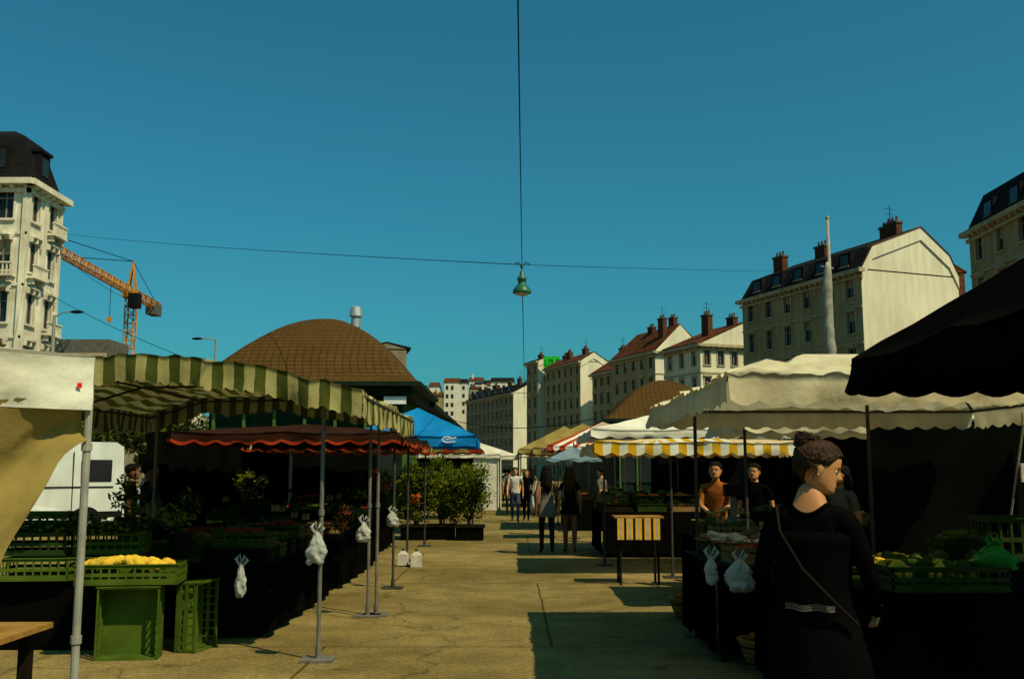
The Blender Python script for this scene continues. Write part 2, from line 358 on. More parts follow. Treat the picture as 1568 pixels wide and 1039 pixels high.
# ornate left corner building
e=group('ornate_corner_building'); w=MB()
cx,cy=-30.8,61.6; LB=4.7
lb=facade(w,(cx,cy),(0,1),(1,0),LB,0,19.9,2,6,1.05,2.0,'ornate','ornate',pil=True)
lb2=facade(w,(cx-14,cy),(1,0),(0,-1),14,0,19.9,5,6,1.1,2.0,'ornate','ornate',pil=True)
for lbx,cols,cwid in ((lb,2,LB/2),(lb2,5,14/5)):
    for i in range(cols):
        c=(i+.5)*cwid
        for j in range(1,6):
            z=j*19.9/6
            if (i+j)%2==0 or (i==1 and cols>2):
                lbx(c-.95,c+.95,z+.45,z+.6,-.02,.65,'ornate')
                for q in range(8): lbx(c-.9+q*.25,c-.82+q*.25,z+.6,z+1.25,.5,.6,'ornate')
                lbx(c-.95,c+.95,z+1.25,z+1.34,.46,.64,'ornate')
                lbx(c-.8,c-.6,z+.1,z+.45,-.02,.5,'ornate'); lbx(c+.6,c+.8,z+.1,z+.45,-.02,.5,'ornate')
            lbx(c-.5,c+.5,z+3.15,z+3.28,-.02,.34,'ornate')
            lbx(c-.12,c+.12,z+3.28,z+3.42,-.02,.3,'ornate')
            for q in range(3): lbx(c-.85+q*.7,c-.7+q*.7,z-.5,z-.15,-.02,.3,'ornate')
w.box(cx-14,cy+.3,0,cx-.3,cy+LB-.1,19.9,'ornate')
w.done('walls',e)
r=MB()
def frus(x0,y0,x1,y1,z0,i,z1,k): r.hexa([(x0,y0,z0),(x1,y0,z0),(x1,y1,z0),(x0,y1,z0),(x0+i,y0+i,z1),(x1-i,y0+i,z1),(x1-i,y1-i,z1),(x0+i,y1-i,z1)],k)
frus(cx-14,cy,cx,cy+LB,20.03,1.0,23.3,'slate'); frus(cx-13,cy+1,cx-1,cy+LB-1,23.31,1.2,24.0,'slate')
r.box(cx-1.6,cy+1.6,20.5,cx-.15,cy+3.0,22.4,'slate'); r.box(cx-.14,cy+1.85,20.9,cx-.1,cy+2.75,22.1,'glass'); r.box(cx-1.7,cy+1.5,22.41,cx,cy+3.1,22.6,'slate')
for xx in (cx-2.8,cx-6): r.box(xx,cy+.15,20.5,xx+1.4,cy+1.6,22.4,'slate'); r.box(xx+.25,cy+.1,20.9,xx+1.15,cy+.14,22.1,'glass')
r.done('roof',e)

e=group('flat_roof_office_building'); w=MB()
facade(w,(-62,116),(1,0),(0,-1),14,0,15.2,6,4,1.8,1.5,'grey',hood=False); w.box(-62,116.3,0,-48,128,15.1,'grey'); w.box(-55,119,15.2,-48.5,125,17.4,'concrete'); w.done('walls',e)
for i in range(3):
    x=-60+i*13
    house('low_apartment_building',(x+11.5,150+i*6),(-1,.02),12,9,8.5+1.2*(i%3),11+1.2*(i%3),3,5,'grey','gable','redroof')
house('grey_side_building',(-13.2,90),(-.2,1),10,3.6,12.6,13.2,4,3,'grey','grey','slate')

e=group('distant_houses'); d=MB(); rr=random.Random(3)
for i in range(64):
    x=-60+i*1.35+rr.uniform(-2,2); y=380+rr.uniform(-35,40); h=rr.uniform(27,36)*(y/380); ww=rr.uniform(3.5,9)
    k=rr.choice(['white','white','beige','grey']); rf=rr.choice(['redroof','slate','redroof','slate'])
    d.box(x,y,0,x+ww,y+8,h,k)
    d.hexa([(x-.3,y-.3,h+.01),(x+ww+.3,y-.3,h+.01),(x+ww+.3,y+8.3,h+.01),(x-.3,y+8.3,h+.01),(x,y+3.6,h+1.8),(x+ww,y+3.6,h+1.8),(x+ww,y+4.4,h+1.8),(x,y+4.4,h+1.8)],rf)
    if i%3==0: d.box(x+1,y+2,h,x+1.8,y+3,h+3,'white')
    for a in range(int(ww/1.8)):
        for c in range(4): d.box(x+.6+a*1.8,y-.06,h-2.6-c*3,x+1.5+a*1.8,y-.03,h-1.2-c*3,'glass')
d.done('houses',e)

# ------------------------------------------------------------------ market halls
def hall(name,x0,x1,y0,y1,wing_y,eave,top,vent=True):
    e=group(name); cx=(x0+x1)/2; cy=(y0+y1)/2; hx=(x1-x0)/2; hy=(y1-y0)/2
    w=MB()
    w.box(x0+.7,y0+.7,0,x1-.7,y1-.7,eave-.1,'green')
    for i in range(6):
        a=x0+.9+i*(x1-x0-1.8)/6; w.box(a+.1,y0+.62,1.0,a+(x1-x0-1.8)/6-.1,y0+.68,2.7,'glass'); w.box(a-.05,y0+.55,0,a+.05,y0+.69,eave-.3,'greenlt')
    for i in range(5):
        a=y0+.9+i*(y1-y0-1.8)/5; w.box(x1-.68,a+.1,1.0,x1-.62,a+(y1-y0-1.8)/5-.1,2.7,'glass'); w.box(x1-.69,a-.05,0,x1-.55,a+.05,eave-.3,'greenlt')
    w.box(x0+.3,y0+.3,eave-.45,x1-.3,y1-.3,eave-.12,'green')
    w.box(x0-.06,y0-.06,eave-.11,x1+.06,y1+.06,eave+.03,'green')
    w.box(x1-1.3,y0+.2,eave-.75,x1-.5,y0+.28,eave-.48,'whitep')
    w.done('walls',e)
    r=MB(); prof=[(1.0,0),(.955,.035),(.91,.09),(.86,.17),(.80,.275),(.73,.39),(.66,.50),(.585,.60),(.51,.69),(.425,.78),(.33,.86),(.22,.93),(.11,.975),(.015,1.0)]
    H=top-eave; nseg=16; rows=[]; dist=0; V=[]; fine=[]
    for i in range(len(prof)-1):
        for t in (0,.5): fine.append((prof[i][0]+(prof[i+1][0]-prof[i][0])*t,prof[i][1]+(prof[i+1][1]-prof[i][1])*t))
    fine.append(prof[-1]); per=[]
    for sd in range(4):
        for q in range(nseg):
            t=-1+2*q/nseg
            per.append([(t,-1),(1,t),(-t,1),(-1,-t)][sd])
    for i,(rw,h) in enumerate(fine):
        if i: dist+=math.hypot((fine[i-1][0]-rw)*hx,(h-fine[i-1][1])*H)
        V.append(dist); row=[]; k=min(1,h*1.15)*.4
        for (a,b) in per:
            l=math.hypot(a,b); f=(1-k)+k/l
            row.append(r.av((cx+a*f*rw*hx,cy+b*f*rw*hy,eave+.05+h*H)))
        rows.append(row)
    n=len(per)
    for i in range(len(rows)-1):
        for j in range(n):
            u0=j*2*hx/nseg*fine[i][0]; u1=(j+1)*2*hx/nseg*fine[i][0]
            r.idface([rows[i][j],rows[i][(j+1)%n],rows[i+1][(j+1)%n],rows[i+1][j]],'dome',[(u0,V[i]),(u1,V[i]),(u1,V[i+1]),(u0,V[i+1])])
    r.idface(rows[-1],'dome'); r.done('dome_roof',e,smooth=True)
    w=MB(); zw=eave-.15
    w.box(x0+.9,y1-.6,0,x1-.75,wing_y,zw-.2,'green'); w.box(x0+.4,y1+.02,zw-.2,x1-.1,wing_y+.3,zw,'green')
    L=wing_y-y1
    for i in range(int(L/3)):
        a=y1+1+i*3; w.box(x1-.74,a+.3,1,x1-.68,a+2.6,2.8,'glass'); w.box(x1-.74,a-.1,0,x1-.6,a+.1,zw-.3,'greenlt')
    mx=cx; zr=zw+1.9
    w.face([(x0+.4,y1,zw+.01),(mx,y1,zr),(mx,wing_y+.3,zr),(x0+.4,wing_y+.3,zw+.01)],'dome',[(0,0),(0,4),(L,4),(L,0)])
    w.face([(x1-.1,y1,zw+.01),(mx,y1,zr),(mx,wing_y+.3,zr),(x1-.1,wing_y+.3,zw+.01)],'dome',[(0,0),(0,4),(L,4),(L,0)])
    w.face([(x0+.4,wing_y+.3,zw+.01),(x1-.1,wing_y+.3,zw+.01),(mx,wing_y+.3,zr)],'green')
    w.done('wing',e)
    if vent:
        v=MB(); v.lathe((cx+1.2,cy,top-.3),[(.2,0),(.2,.35),(.16,.4),(.27,.45),(.22,.8),(.12,.86)],'vent',16); v.done('roof_vent',e)
hall('market_hall',-11.7,-3.3,35.5,43.9,92,4.75,7.65)
hall('market_hall',5.2,12.8,56,63.6,100,4.5,7.0,vent=False)

# ------------------------------------------------------------------ crane
def lattice(mb,a,b,w,k,n,tri=False):
    a=Vector(a);b=Vector(b);d=(b-a).normalized()
    u=d.cross(Vector((0,0,1)) if abs(d.z)<.9 else Vector((1,0,0))).normalized(); v=d.cross(u).normalized()
    offs=[(-1,-1),(1,-1),(1,1),(-1,1)] if not tri else [(-1,1),(1,1),(0,-1)]
    cor=[u*x*w/2+v*y*w/2 for x,y in offs]
    for c in cor: mb.tube([a+c,b+c],.09,k,4)
    m=len(cor)
    for i in range(n):
        p=a+(b-a)*(i/n);q=a+(b-a)*((i+1)/n)
        for j in range(m):
            mb.tube([p+cor[j],q+cor[(j+1)%m]] if i%2 else [p+cor[(j+1)%m],q+cor[j]],.05,k,4,cap=False)
            mb.tube([q+cor[j],q+cor[(j+1)%m]],.05,k,4,cap=False)
e=group('tower_crane'); c=MB(); T=Vector((-50.4,130,0)); jd=Vector((.06,-1,0)).normalized()
lattice(c,T,T+Vector((0,0,24.3)),1.15,'crane',22)
c.box(T.x-.9,T.y-.9,24.3,T.x+.9,T.y+.9,25.0,'crane')
lattice(c,T+Vector((0,0,25.3)),T+jd*38+Vector((0,0,25.3)),1.0,'crane',34,True)
lattice(c,T+Vector((0,0,25.1)),T-jd*12+Vector((0,0,25.1)),.9,'crane',9)
ap=T+Vector((0,0,29.3))
for sx in (-.5,.5): c.tube([T+Vector((sx,-.5,25)),ap],.12,'crane',5); c.tube([T+Vector((sx,.5,25)),ap],.12,'crane',5)
c.tube([ap,T+jd*18+Vector((0,0,25.9))],.05,'black',4); c.tube([ap,T+jd*32+Vector((0,0,25.9))],.05,'black',4); c.tube([ap,T-jd*11+Vector((0,0,25.5))],.05,'black',4)
q=T-jd*10; c.box(q.x-.7,q.y-1.4,23.6,q.x+.7,q.y+1.2,25.2,'concrete')
c.box(T.x+.3,T.y-2.0,22.8,T.x+1.6,T.y-.6,24.7,'black')
hk=T+jd*8; c.tube([hk+Vector((0,0,24.7)),hk+Vector((0,0,20.5))],.04,'black',4); c.box(hk.x-.25,hk.y-.25,20,hk.x+.25,hk.y+.25,20.6,'crane')
c.done('lattice',e)

# ------------------------------------------------------------------ overhead wires and hanging lamp
def wire(name,a,b,sag=.2,r=.012,n=16):
    w=MB(); a=Vector(a);b=Vector(b); w.tube([a.lerp(b,i/n)-Vector((0,0,sag*4*(i/n)*(1-i/n))) for i in range(n+1)],r,'wire',5); w.done(name)
wire('overhead_cable',(-.18,-8,7.25),(.265,26,7.05),.05,.010)
wire('overhead_cable',(.265,26,7.05),(.95,74,6.7),.1,.014)
wire('overhead_cable',(.265,26,7.05),(-30.7,66,17.6),.15,.011)
wire('overhead_cable',(.265,26,7.05),(31.2,87.8,19.4),.1,.008)
wire('overhead_cable',(-30.7,61.7,13.6),(-10.6,36,5.2),.3,.014)
wire('overhead_cable',(-30.7,66,16.3),(-50,130,24),.5,.02)
e=group('hanging_street_lamp'); l=MB(); c0=(.265,26,6.28)
l.lathe(c0,[(.245,0),(.25,.03),(.235,.09),(.19,.16),(.14,.21),(.11,.25),(.105,.33),(.13,.35),(.12,.42),(.07,.47),(.06,.56),(.03,.6),(.02,.66)],'lampgreen',24)
l.lathe((c0[0],c0[1],c0[2]-.07),[(.09,0),(.16,.03),(.19,.08)],'opal',20)
l.tube([(c0[0],26,6.9),(c0[0],26,7.06)],.015,'black',6)
l.tube([(c0[0]-.2,26,7.06),(c0[0]-.1,26,7.12),(c0[0],26,7.0),(c0[0]+.1,26,7.12),(c0[0]+.2,26,7.06)],.015,'black',6)
l.ball((c0[0],26,7.0),.05,'lampgreen',8,5)
l.done('shade',e,smooth=True)
e=group('street_lamp'); l=MB(); l.tube([(-15,50,0),(-15,50,8.2)],[.1,.05],'steel2',8); l.tube([(-15,50,8.2),(-15.3,50,8.28),(-15.8,50,8.3)],.03,'steel2',6); l.ball((-15.95,50,8.27),(.3,.12,.07),'black',10,5); l.done('post',e)
e=group('street_lamp'); l=MB(); l.tube([(-18.6,40,0),(-18.6,40,7.9)],[.1,.07],'steel2',8); l.tube([(-18.6,40,7.8),(-18.3,40,8.0),(-17.9,40,8.05)],.03,'steel2',6); l.ball((-17.7,40,8.03),(.3,.12,.07),'black',10,5); l.done('post',e)
e=group('furled_banner_pole'); l=MB(); bx,by=8.12,25
l.tube([(bx,by,0),(bx,by,8.05)],[.06,.04],'steel2',8)
pts=[];rad=[]
for i in range(40):
    t=i/39; z=3.0+3.9*t; pts.append((bx-.07+.02*math.sin(t*7)+.006*math.sin(t*50),by-.03,z)); rad.append((.105+.03*(1-t)+.012*math.sin(t*17)+.010*math.sin(t*47))*(1 if t<.93 else 1-.6*(t-.93)/.07)*(1 if t>.1 else .6))
l.tube(pts,rad,'steel2',14,flat=.8)
l.tube([(bx-.22,by,6.8),(bx+.1,by,6.74)],.025,'steel2',6)
l.ball((bx,by,8.07),.055,'steel2',8,5)
l.done('mast',e,smooth=True)

# ------------------------------------------------------------------ canopies
def nz3(x,y,z): return noise.noise(Vector((x,y,z)))
def poles_mesh(e,poles,zt,prad=.018,framek='steel',extra=None):
    f=MB()
    for p in poles:
        zz=(p[2] if len(p)>2 else zt)
        f.tube([(p[0],p[1],0),(p[0],p[1],zz)],prad,framek,8)
        f.tube([(p[0],p[1],zz*.52),(p[0],p[1],zz*.52+.05)],prad*1.45,framek,8)
        f.box(p[0]-.14,p[1]-.12,.004,p[0]+.14,p[1]+.12,.022,framek); f.tube([(p[0],p[1],.02),(p[0],p[1],.12)],prad*1.5,framek,8)
    if extra: extra(f)
    f.done('frame',e)
def canopy(name,x0,x1,y0,y1,zb,zt,za,mats,sw=.2,sc=None,sd=.04,ridge='pt',poles=None,trim=None,sag=.08,prad=.018,wrk=.012,framek='dsteel'):
    e=group(name); m=MB(); sc=sc or sw
    cor=[(x0,y0),(x1,y0),(x1,y1),(x0,y1)]
    cx=(x0+x1)/2;cy=(y0+y1)/2
    if ridge=='pt': r0=r1=(cx,cy)
    elif ridge=='y': h=min((x1-x0)/2,(y1-y0)/3); r0=(cx,y0+h); r1=(cx,y1-h)
    else: h=min((y1-y0)/2,(x1-x0)/3); r0=(x0+h,cy); r1=(x1-h,cy)
    def RP(x,y): return (min(max(x,r0[0]),r1[0]),min(max(y,r0[1]),r1[1]))
    for si in range(4):
        A=Vector(cor[si]);B=Vector(cor[(si+1)%4]); Ls=(B-A).length
        ns=max(2,round(Ls/sw)); sub=5; N=ns*sub; d=(B-A).normalized(); nrm=Vector((d.y,-d.x))
        nt=10; cols=[]
        for i in range(N+1):
            s=i/N; E=A.lerp(B,s); Rr=Vector(RP(E.x,E.y)); col=[]
            es=.035*math.sin(math.pi*((s*2)%1))
            for t_ in range(nt+1):
                t=t_/nt; p=E.lerp(Rr,t)
                z=zt+(za-zt)*t-sag*math.sin(math.pi*t)*math.sin(math.pi*s)-es*(1-t)
                z+=wrk*1.6*nz3(p.x*3.1,p.y*3.1,zt)*min(1,(1-t)*3)*min(1,.3+t*3)+wrk*nz3(p.x*9,p.y*9,3.3)*(1-t)
                col.append(m.av((p.x,p.y,z)))
            vc=[col[0]]; sl=s*Ls
            bot=zb+sd*(1-abs(math.sin(math.pi*sl/sc)))
            for q in range(1,5):
                t=q/4; zz=(zt-es)*(1-t)+bot*t
                o=.02*t*math.sin(sl*2*math.pi/ (sc*2.3)+q*.3)+.05*t*nz3(sl*1.7,zt,q*.2)+.015*t
                vc.append(m.av((E.x+nrm.x*o,E.y+nrm.y*o,zz)))
            cols.append((col,vc))
        for i in range(N):
            k=mats[(i//sub)%len(mats)]
            a,va=cols[i];b,vb=cols[i+1]
            for t in range(nt): m.idface([a[t],b[t],b[t+1],a[t+1]],k)
            for q in range(4): m.idface([va[q],vb[q],vb[q+1],va[q+1]],trim if (trim and q==3) else k)
    m.done('fabric',e,smooth=True)
    def ex(f):
        for i in range(4):
            a=cor[i];b=cor[(i+1)%4]
            f.tube([(a[0]*.99+cx*.01,a[1]*.99+cy*.01,zt-.05),(b[0]*.99+cx*.01,b[1]*.99+cy*.01,zt-.05)],.014,framek,6)
            r_=RP(*a); f.tube([(a[0],a[1],zt-.05),(r_[0],r_[1],za-.05)],.014,framek,6)
    poles_mesh(e,poles if poles is not None else cor,zt,prad,framek,extra=ex)
    return e

def awning(name,prof,y0,y1,drop,mats,sw,sd,poles,wrk=.02):
    e=group(name); m=MB()
    seg=[math.hypot(prof[i+1][0]-prof[i][0],prof[i+1][1]-prof[i][1]) for i in range(len(prof)-1)]; T=sum(seg)
    ns=round(T/sw); sub=4; N=ns*sub
    def at(s):
        for i,l in enumerate(seg):
            if s<=l+1e-6 or i==len(seg)-1:
                u=min(1,s/l); return prof[i][0]+(prof[i+1][0]-prof[i][0])*u, prof[i][1]+(prof[i+1][1]-prof[i][1])*u
            s-=l
    ny=26; G=[]; V0=[];V1=[]
    for i in range(N+1):
        s=T*i/N; x,z=at(s); row=[]
        fs=.012*math.sin(s*3)+.018*nz3(s*2.2,1,4)
        for j in range(ny+1):
            t=j/ny; y=y0+(y1-y0)*t
            row.append(m.av((x,y,z+wrk*nz3(x*2.5,y*2.5,1)-.05*abs(math.sin(t*math.pi*2))+wrk*.6*nz3(x*8,y*5,2)+fs*(1-t))))
        G.append(row)
        for (VV,idx,sg) in ((V0,0,-1),(V1,ny,1)):
            b=m.v[row[idx]]; vr=[row[idx]]; sc=sd*(1-abs(math.sin(math.pi*s/sw)))
            for q in range(1,6):
                t=q/5; o=.03*t*math.sin(s*2*math.pi/(sw*5.3)+1)+.05*t*nz3(s*2.3,q*.15,7)+.012*t*nz3(s*14,q*.5,2)
                vr.append(m.av((b.x+.012*t*nz3(s*6,q,1),b.y+sg*o,b.z-(drop-sc)*t)))
            VV.append(vr)
    for i in range(N):
        k=mats[(i//sub)%len(mats)]
        for j in range(ny): m.idface([G[i][j],G[i+1][j],G[i+1][j+1],G[i][j+1]],k)
        for VV in (V0,V1):
            for q in range(5): m.idface([VV[i][q],VV[i+1][q],VV[i+1][q+1],VV[i][q+1]],k)
    for (xi,sg) in ((N,1),(0,-1)):
        Ly=y1-y0; n2=round(Ly/sw); cols=[]
        for i in range(n2*sub+1):
            t=i/(n2*sub); j=t*ny; j0=min(ny-1,int(j)); a=m.v[G[xi][j0]].lerp(m.v[G[xi][j0+1]],j-j0); s=t*Ly
            sc=sd*(1-abs(math.sin(math.pi*s/sw))); c=[]
            for q in range(6):
                u=q/5; o=.02*u*math.sin(s*2*math.pi/(sw*4.1))+.05*u*nz3(s*2,q*.2,3)
                c.append(m.av((a.x+sg*o,a.y,a.z-(drop-sc)*u)))
            cols.append(c)
        for i in range(n2*sub):
            for q in range(5): m.idface([cols[i][q],cols[i+1][q],cols[i+1][q+1],cols[i][q+1]],mats[(i//sub)%len(mats)])
    m.done('fabric',e,smooth=True)
    def ex(f):
        for y in (y0+.05,(y0+y1)/2,y1-.05):
            f.tube([(x,y,z-.07) for x,z in prof],.013,'dsteel',6)
        for x,z in prof: f.tube([(x,y0+.03,z-.07),(x,y1-.03,z-.07)],.013,'dsteel',6)
    poles_mesh(e,poles,2.1,extra=ex)
    return e

awning('striped_market_awning',[(-4.7,2.36),(-4.0,2.57),(-2.86,2.59),(-1.9,2.44),(-1.28,2.31)],8.5,13.0,.25,['fab_pale','fab_grn'],.095,.03,
    [(-1.66,8.8,2.35),(-1.61,11.4,2.3),(-1.53,11.5,2.3),(-4.3,12.1,2.35)],wrk=.05)
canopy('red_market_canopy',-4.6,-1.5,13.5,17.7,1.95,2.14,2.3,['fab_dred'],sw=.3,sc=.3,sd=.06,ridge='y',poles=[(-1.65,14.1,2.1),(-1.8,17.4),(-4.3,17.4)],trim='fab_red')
canopy('red_market_canopy',-4.9,-1.75,18.1,22.2,1.95,2.15,2.4,['fab_pale','fab_grn'],sw=.3,sc=.3,sd=.05,ridge='y',poles=[(-1.9,18.4),(-1.9,22)],trim='fab_red')
bl=canopy('blue_parasol',-4.15,-.9,25.2,28.4,2.22,2.5,3.3,['fab_blue'],sw=.5,sc=.5,sd=.03,poles=[(-2.52,26.8,3.2)],sag=.1)
t=MB()
def lg(x,z): return (x,25.1,z)
t.tube([lg(-1.62+.13*math.cos(a),2.39+.07*math.sin(a)) for a in [R(q) for q in range(30,331,30)]],.018,'whitep',5); t.tube([lg(-1.66,2.39),lg(-1.4,2.44)],.016,'whitep',5); t.tube([lg(-1.66,2.32),lg(-1.42,2.34)],.016,'whitep',5); t.done('logo',bl)
canopy('white_market_tent',-4.2,-.5,41.5,46,2.15,2.3,3.3,['fab_white'],sw=.5,sc=.5,sd=.02)
m=MB()
for i in range(6):
    y=41.6+i*.72; m.face([(-.52+.04*(i%2),y,0.02),(-.52+.04*((i+1)%2),y+.72,0.02),(-.52+.04*((i+1)%2),y+.72,2.2),(-.52+.04*(i%2),y,2.2)],'fab_white')
m.face([(-1.6,41.6,.02),(-.54,41.6,.02),(-.54,41.6,2.2),(-1.6,41.6,2.2)],'fab_white')
m.face([(-4.1,41.62,.02),(-1.6,41.62,.02),(-1.6,41.62,2.2),(-4.1,41.62,2.2)],'dark_sheet')
m.done('tent_side_wall')
canopy('white_market_tent',-3.8,.35,50,54,2.2,2.4,3.1,['fab_white'],sw=.5,sc=.5,sd=.02)
canopy('cream_parasol',-3.6,-1.0,33,36.2,2.2,2.35,2.8,['fab_tan','fab_red'],sw=.4,sc=.4,sd=.04,poles=[(-2.4,34.5,2.7)])

# near-left white tent (rotated to the aisle)
e=group('white_market_tent'); m=MB(); A=Vector((-1.645,3.9)); dd=Vector((-.8,-1)).normalized(); bb=Vector((-1,.1)).normalized()
nn=Vector((-dd.y,dd.x)); 
if nn.x<0: nn=-nn
N=60; ls=2.4
for (P0,D,LL,nr) in ((A,dd,ls,nn),(A,bb,2.4,Vector((0.1,1)))):
    cols=[]
    for i in range(N+1):
        s=i/N*LL; E=P0+D*s; col=[]
        for q in range(9):
            t=q/8; z=2.045-.205*t+.012*nz3(s*2.5,q*.2,1)+(-.012*math.sin(math.pi*min(1,s/1.2)))
            o=.012*t*math.sin(s*11)+.035*nz3(s*5,t*1.9,5)*(.2+t)+.012*nz3(s*16,t*4,8)
            if t<.12: o+=.006
            col.append(m.av((E.x+nr.x*o,E.y+nr.y*o,z)))
        cols.append(col)
    for i in range(N):
        for q in range(8): m.idface([cols[i][q],cols[i+1][q],cols[i+1][q+1],cols[i][q+1]],'fab_white')
C4=A+dd*ls; n=14; g_=[]
for i in range(n+1):
    row=[]
    for j in range(n+1):
        p=A+dd*ls*i/n+bb*2.4*j/n; z=2.05+.22*math.sin(math.pi*i/n)*math.sin(math.pi*j/n)+.012*nz3(p.x*3,p.y*3,2)
        row.append(m.av((p.x,p.y,z)))
    g_.append(row)
for i in range(n):
    for j in range(n): m.idface([g_[i][j],g_[i+1][j],g_[i+1][j+1],g_[i][j+1]],'fab_white')
m.done('fabric',e,smooth=True)
m=MB(); N=60; rows=[]
for i in range(N+1):
    s=i/N*1.5; E=A+dd*(s+.02)-nn*.03
    zb=1.72-.60*(min(s,.36)/.36)**1.5 if s<.36 else 1.12-(s-.36)*.25
    row=[]
    for q in range(31):
        t=q/30; z=1.87*(1-t)+zb*t; o=.018*math.sin((s*.9+t*.35)*34)*t+.07*math.sin(t*math.pi)*.8+.035*nz3(s*6,t*3,1)+.012*nz3(s*18,t*6,3)
        row.append(m.av((E.x-nn.x*(o)+.02,E.y-nn.y*o,z)))
    rows.append(row)
for i in range(N):
    for q in range(30): m.idface([rows[i][q],rows[i+1][q],rows[i+1][q+1],rows[i][q+1]],'fab_tan')
m.done('tan_side_cloth',e,smooth=True)
m=MB(); m.tube([(A.x-.02,A.y+.02,0),(A.x-.02,A.y+.02,1.98)],.0155,'steel2',10)
for z in (.95,1.68): m.tube([(A.x-.02,A.y+.02,z),(A.x-.02,A.y+.02,z+.03)],.021,'steel2',10)
m.box(A.x-.15,A.y-.1,.004,A.x+.1,A.y+.12,.02,'steel2'); m.done('pole',e)
m=MB(); p=A+dd*.055+nn*.018; q=A+dd*.075+nn*.018; m.face([(p.x,p.y,1.94),(q.x,q.y,1.94),(q.x,q.y,1.92),(p.x,p.y,1.92)],'redp'); m.done('red_label',e)

# right canopies
canopy('black_parasol',2.23,5.2,3.6,6.5,2.08,2.33,3.3,['fab_black'],sw=.27,sc=.27,sd=.035,poles=[(3.72,5.05,3.2)],sag=.05,framek='black')
canopy('cream_market_canopy',1.47,4.9,6.75,10.6,2.04,2.28,2.62,['fab_cream'],sw=.2,sc=.2,sd=.04,ridge='x',poles=[(1.85,10.1,2.2),(3.28,9.2,2.5)],sag=.06,wrk=.045,prad=.018)
canopy('yellow_striped_canopy',1.25,4.7,15.2,17.9,1.84,2.06,2.14,['fab_yel','fab_white'],sw=.13,sc=.26,sd=.05,ridge='x',poles=[(1.6,17.5,2.0),(2.45,15.5,2.0),(2.0,19.9,2.0)],sag=.03)
canopy('white_parasol',1.45,5.2,18.4,21.8,2.2,2.38,2.85,['fab_white'],sw=.35,sc=.35,sd=.05,poles=[(3.3,20,2.8)])
canopy('cream_market_canopy',2.6,5.4,11.2,13.2,2.02,2.2,2.42,['fab_cream'],sw=.3,sc=.3,sd=.05,ridge='x',poles=[(2.7,11.6,2.1),(5.2,13.0,2.1)])
canopy('pale_blue_parasol',.85,2.1,23.6,25,1.82,1.9,2.2,['fab_pblue'],sw=.3,sc=.3,sd=.03,poles=[(1.5,24.3,2.3)])
canopy('red_striped_canopy',.95,4.2,27,31,2.15,2.3,3.0,['fab_red','fab_white'],sw=.16,sc=.16,sd=.05,ridge='y',poles=[(1.4,27.3),(1.4,30.7)],sag=.1)
canopy('tan_market_canopy',.75,4.6,36,41,2.2,2.45,3.4,['fab_tan'],sw=.4,sc=.4,sd=.05,ridge='y')
canopy('tan_market_canopy',.3,4.6,45,50,2.4,2.6,3.7,['fab_tan'],sw=.4,sc=.4,sd=.05,ridge='y')
canopy('white_market_tent',.5,4.2,55,60,2.4,2.6,3.4,['fab_white'],sw=.4,sc=.4,sd=.05)
wire('festoon_cable',(-3.3,34,3.9),(1.6,19,2.6),.45,.010)

# ------------------------------------------------------------------ stall furniture
def crate(mb,cx,cy,z,w,d,h,k,yaw=0):
    old=mb.X; X=Matrix.Translation((cx,cy,z))@Matrix.Rotation(yaw,4,'Z'); mb.X=X if old is None else old@X
    t=.012
    mb.box(-w/2,-d/2,0,w/2,d/2,t,k)
    for (x0,y0,x1,y1) in ((-w/2,-d/2,w/2,-d/2+t),(-w/2,d/2-t,w/2,d/2),(-w/2,-d/2,-w/2+t,d/2),(w/2-t,-d/2,w/2,d/2)):
        mb.box(x0,y0,h-.03,x1,y1,h,k); mb.box(x0,y0,.013,x1,y1,.05,k); mb.box(x0,y0,h*.5-.015,x1,y1,h*.5+.015,k)
        hor=abs(x1-x0)>abs(y1-y0); L=(x1-x0) if hor else (y1-y0); n=max(3,int(L/.07))
        for i in range(n+1):
            a=i/n*(L-.014)
            if hor: mb.box(x0+a,y0+.002,.05,x0+a+.016,y1-.002,h-.03,k)
            else: mb.box(x0+.002,y0+a,.05,x1-.002,y0+a+.016,h-.03,k)
    mb.box(-w/2-.012,-d/2-.012,h-.004,w/2+.012,-d/2,h+.006,k); mb.box(-w/2-.012,d/2,h-.004,w/2+.012,d/2+.012,h+.006,k)
    mb.X=old
def fruits(mb,cx,cy,z,w,d,k,r=.035,n=30,seed=0,el=1.0,heap=.04):
    q=random.Random(seed)
    for i in range(n):
        x=cx+q.uniform(-w/2+r,w/2-r);y=cy+q.uniform(-d/2+r,d/2-r)
        hh=heap*(1-(2*(x-cx)/w)**2)*(1-(2*(y-cy)/d)**2)
        mb.ball((x,y,z+hh+q.uniform(0,.025)),(r*el,r,r*.95),k,8,6)
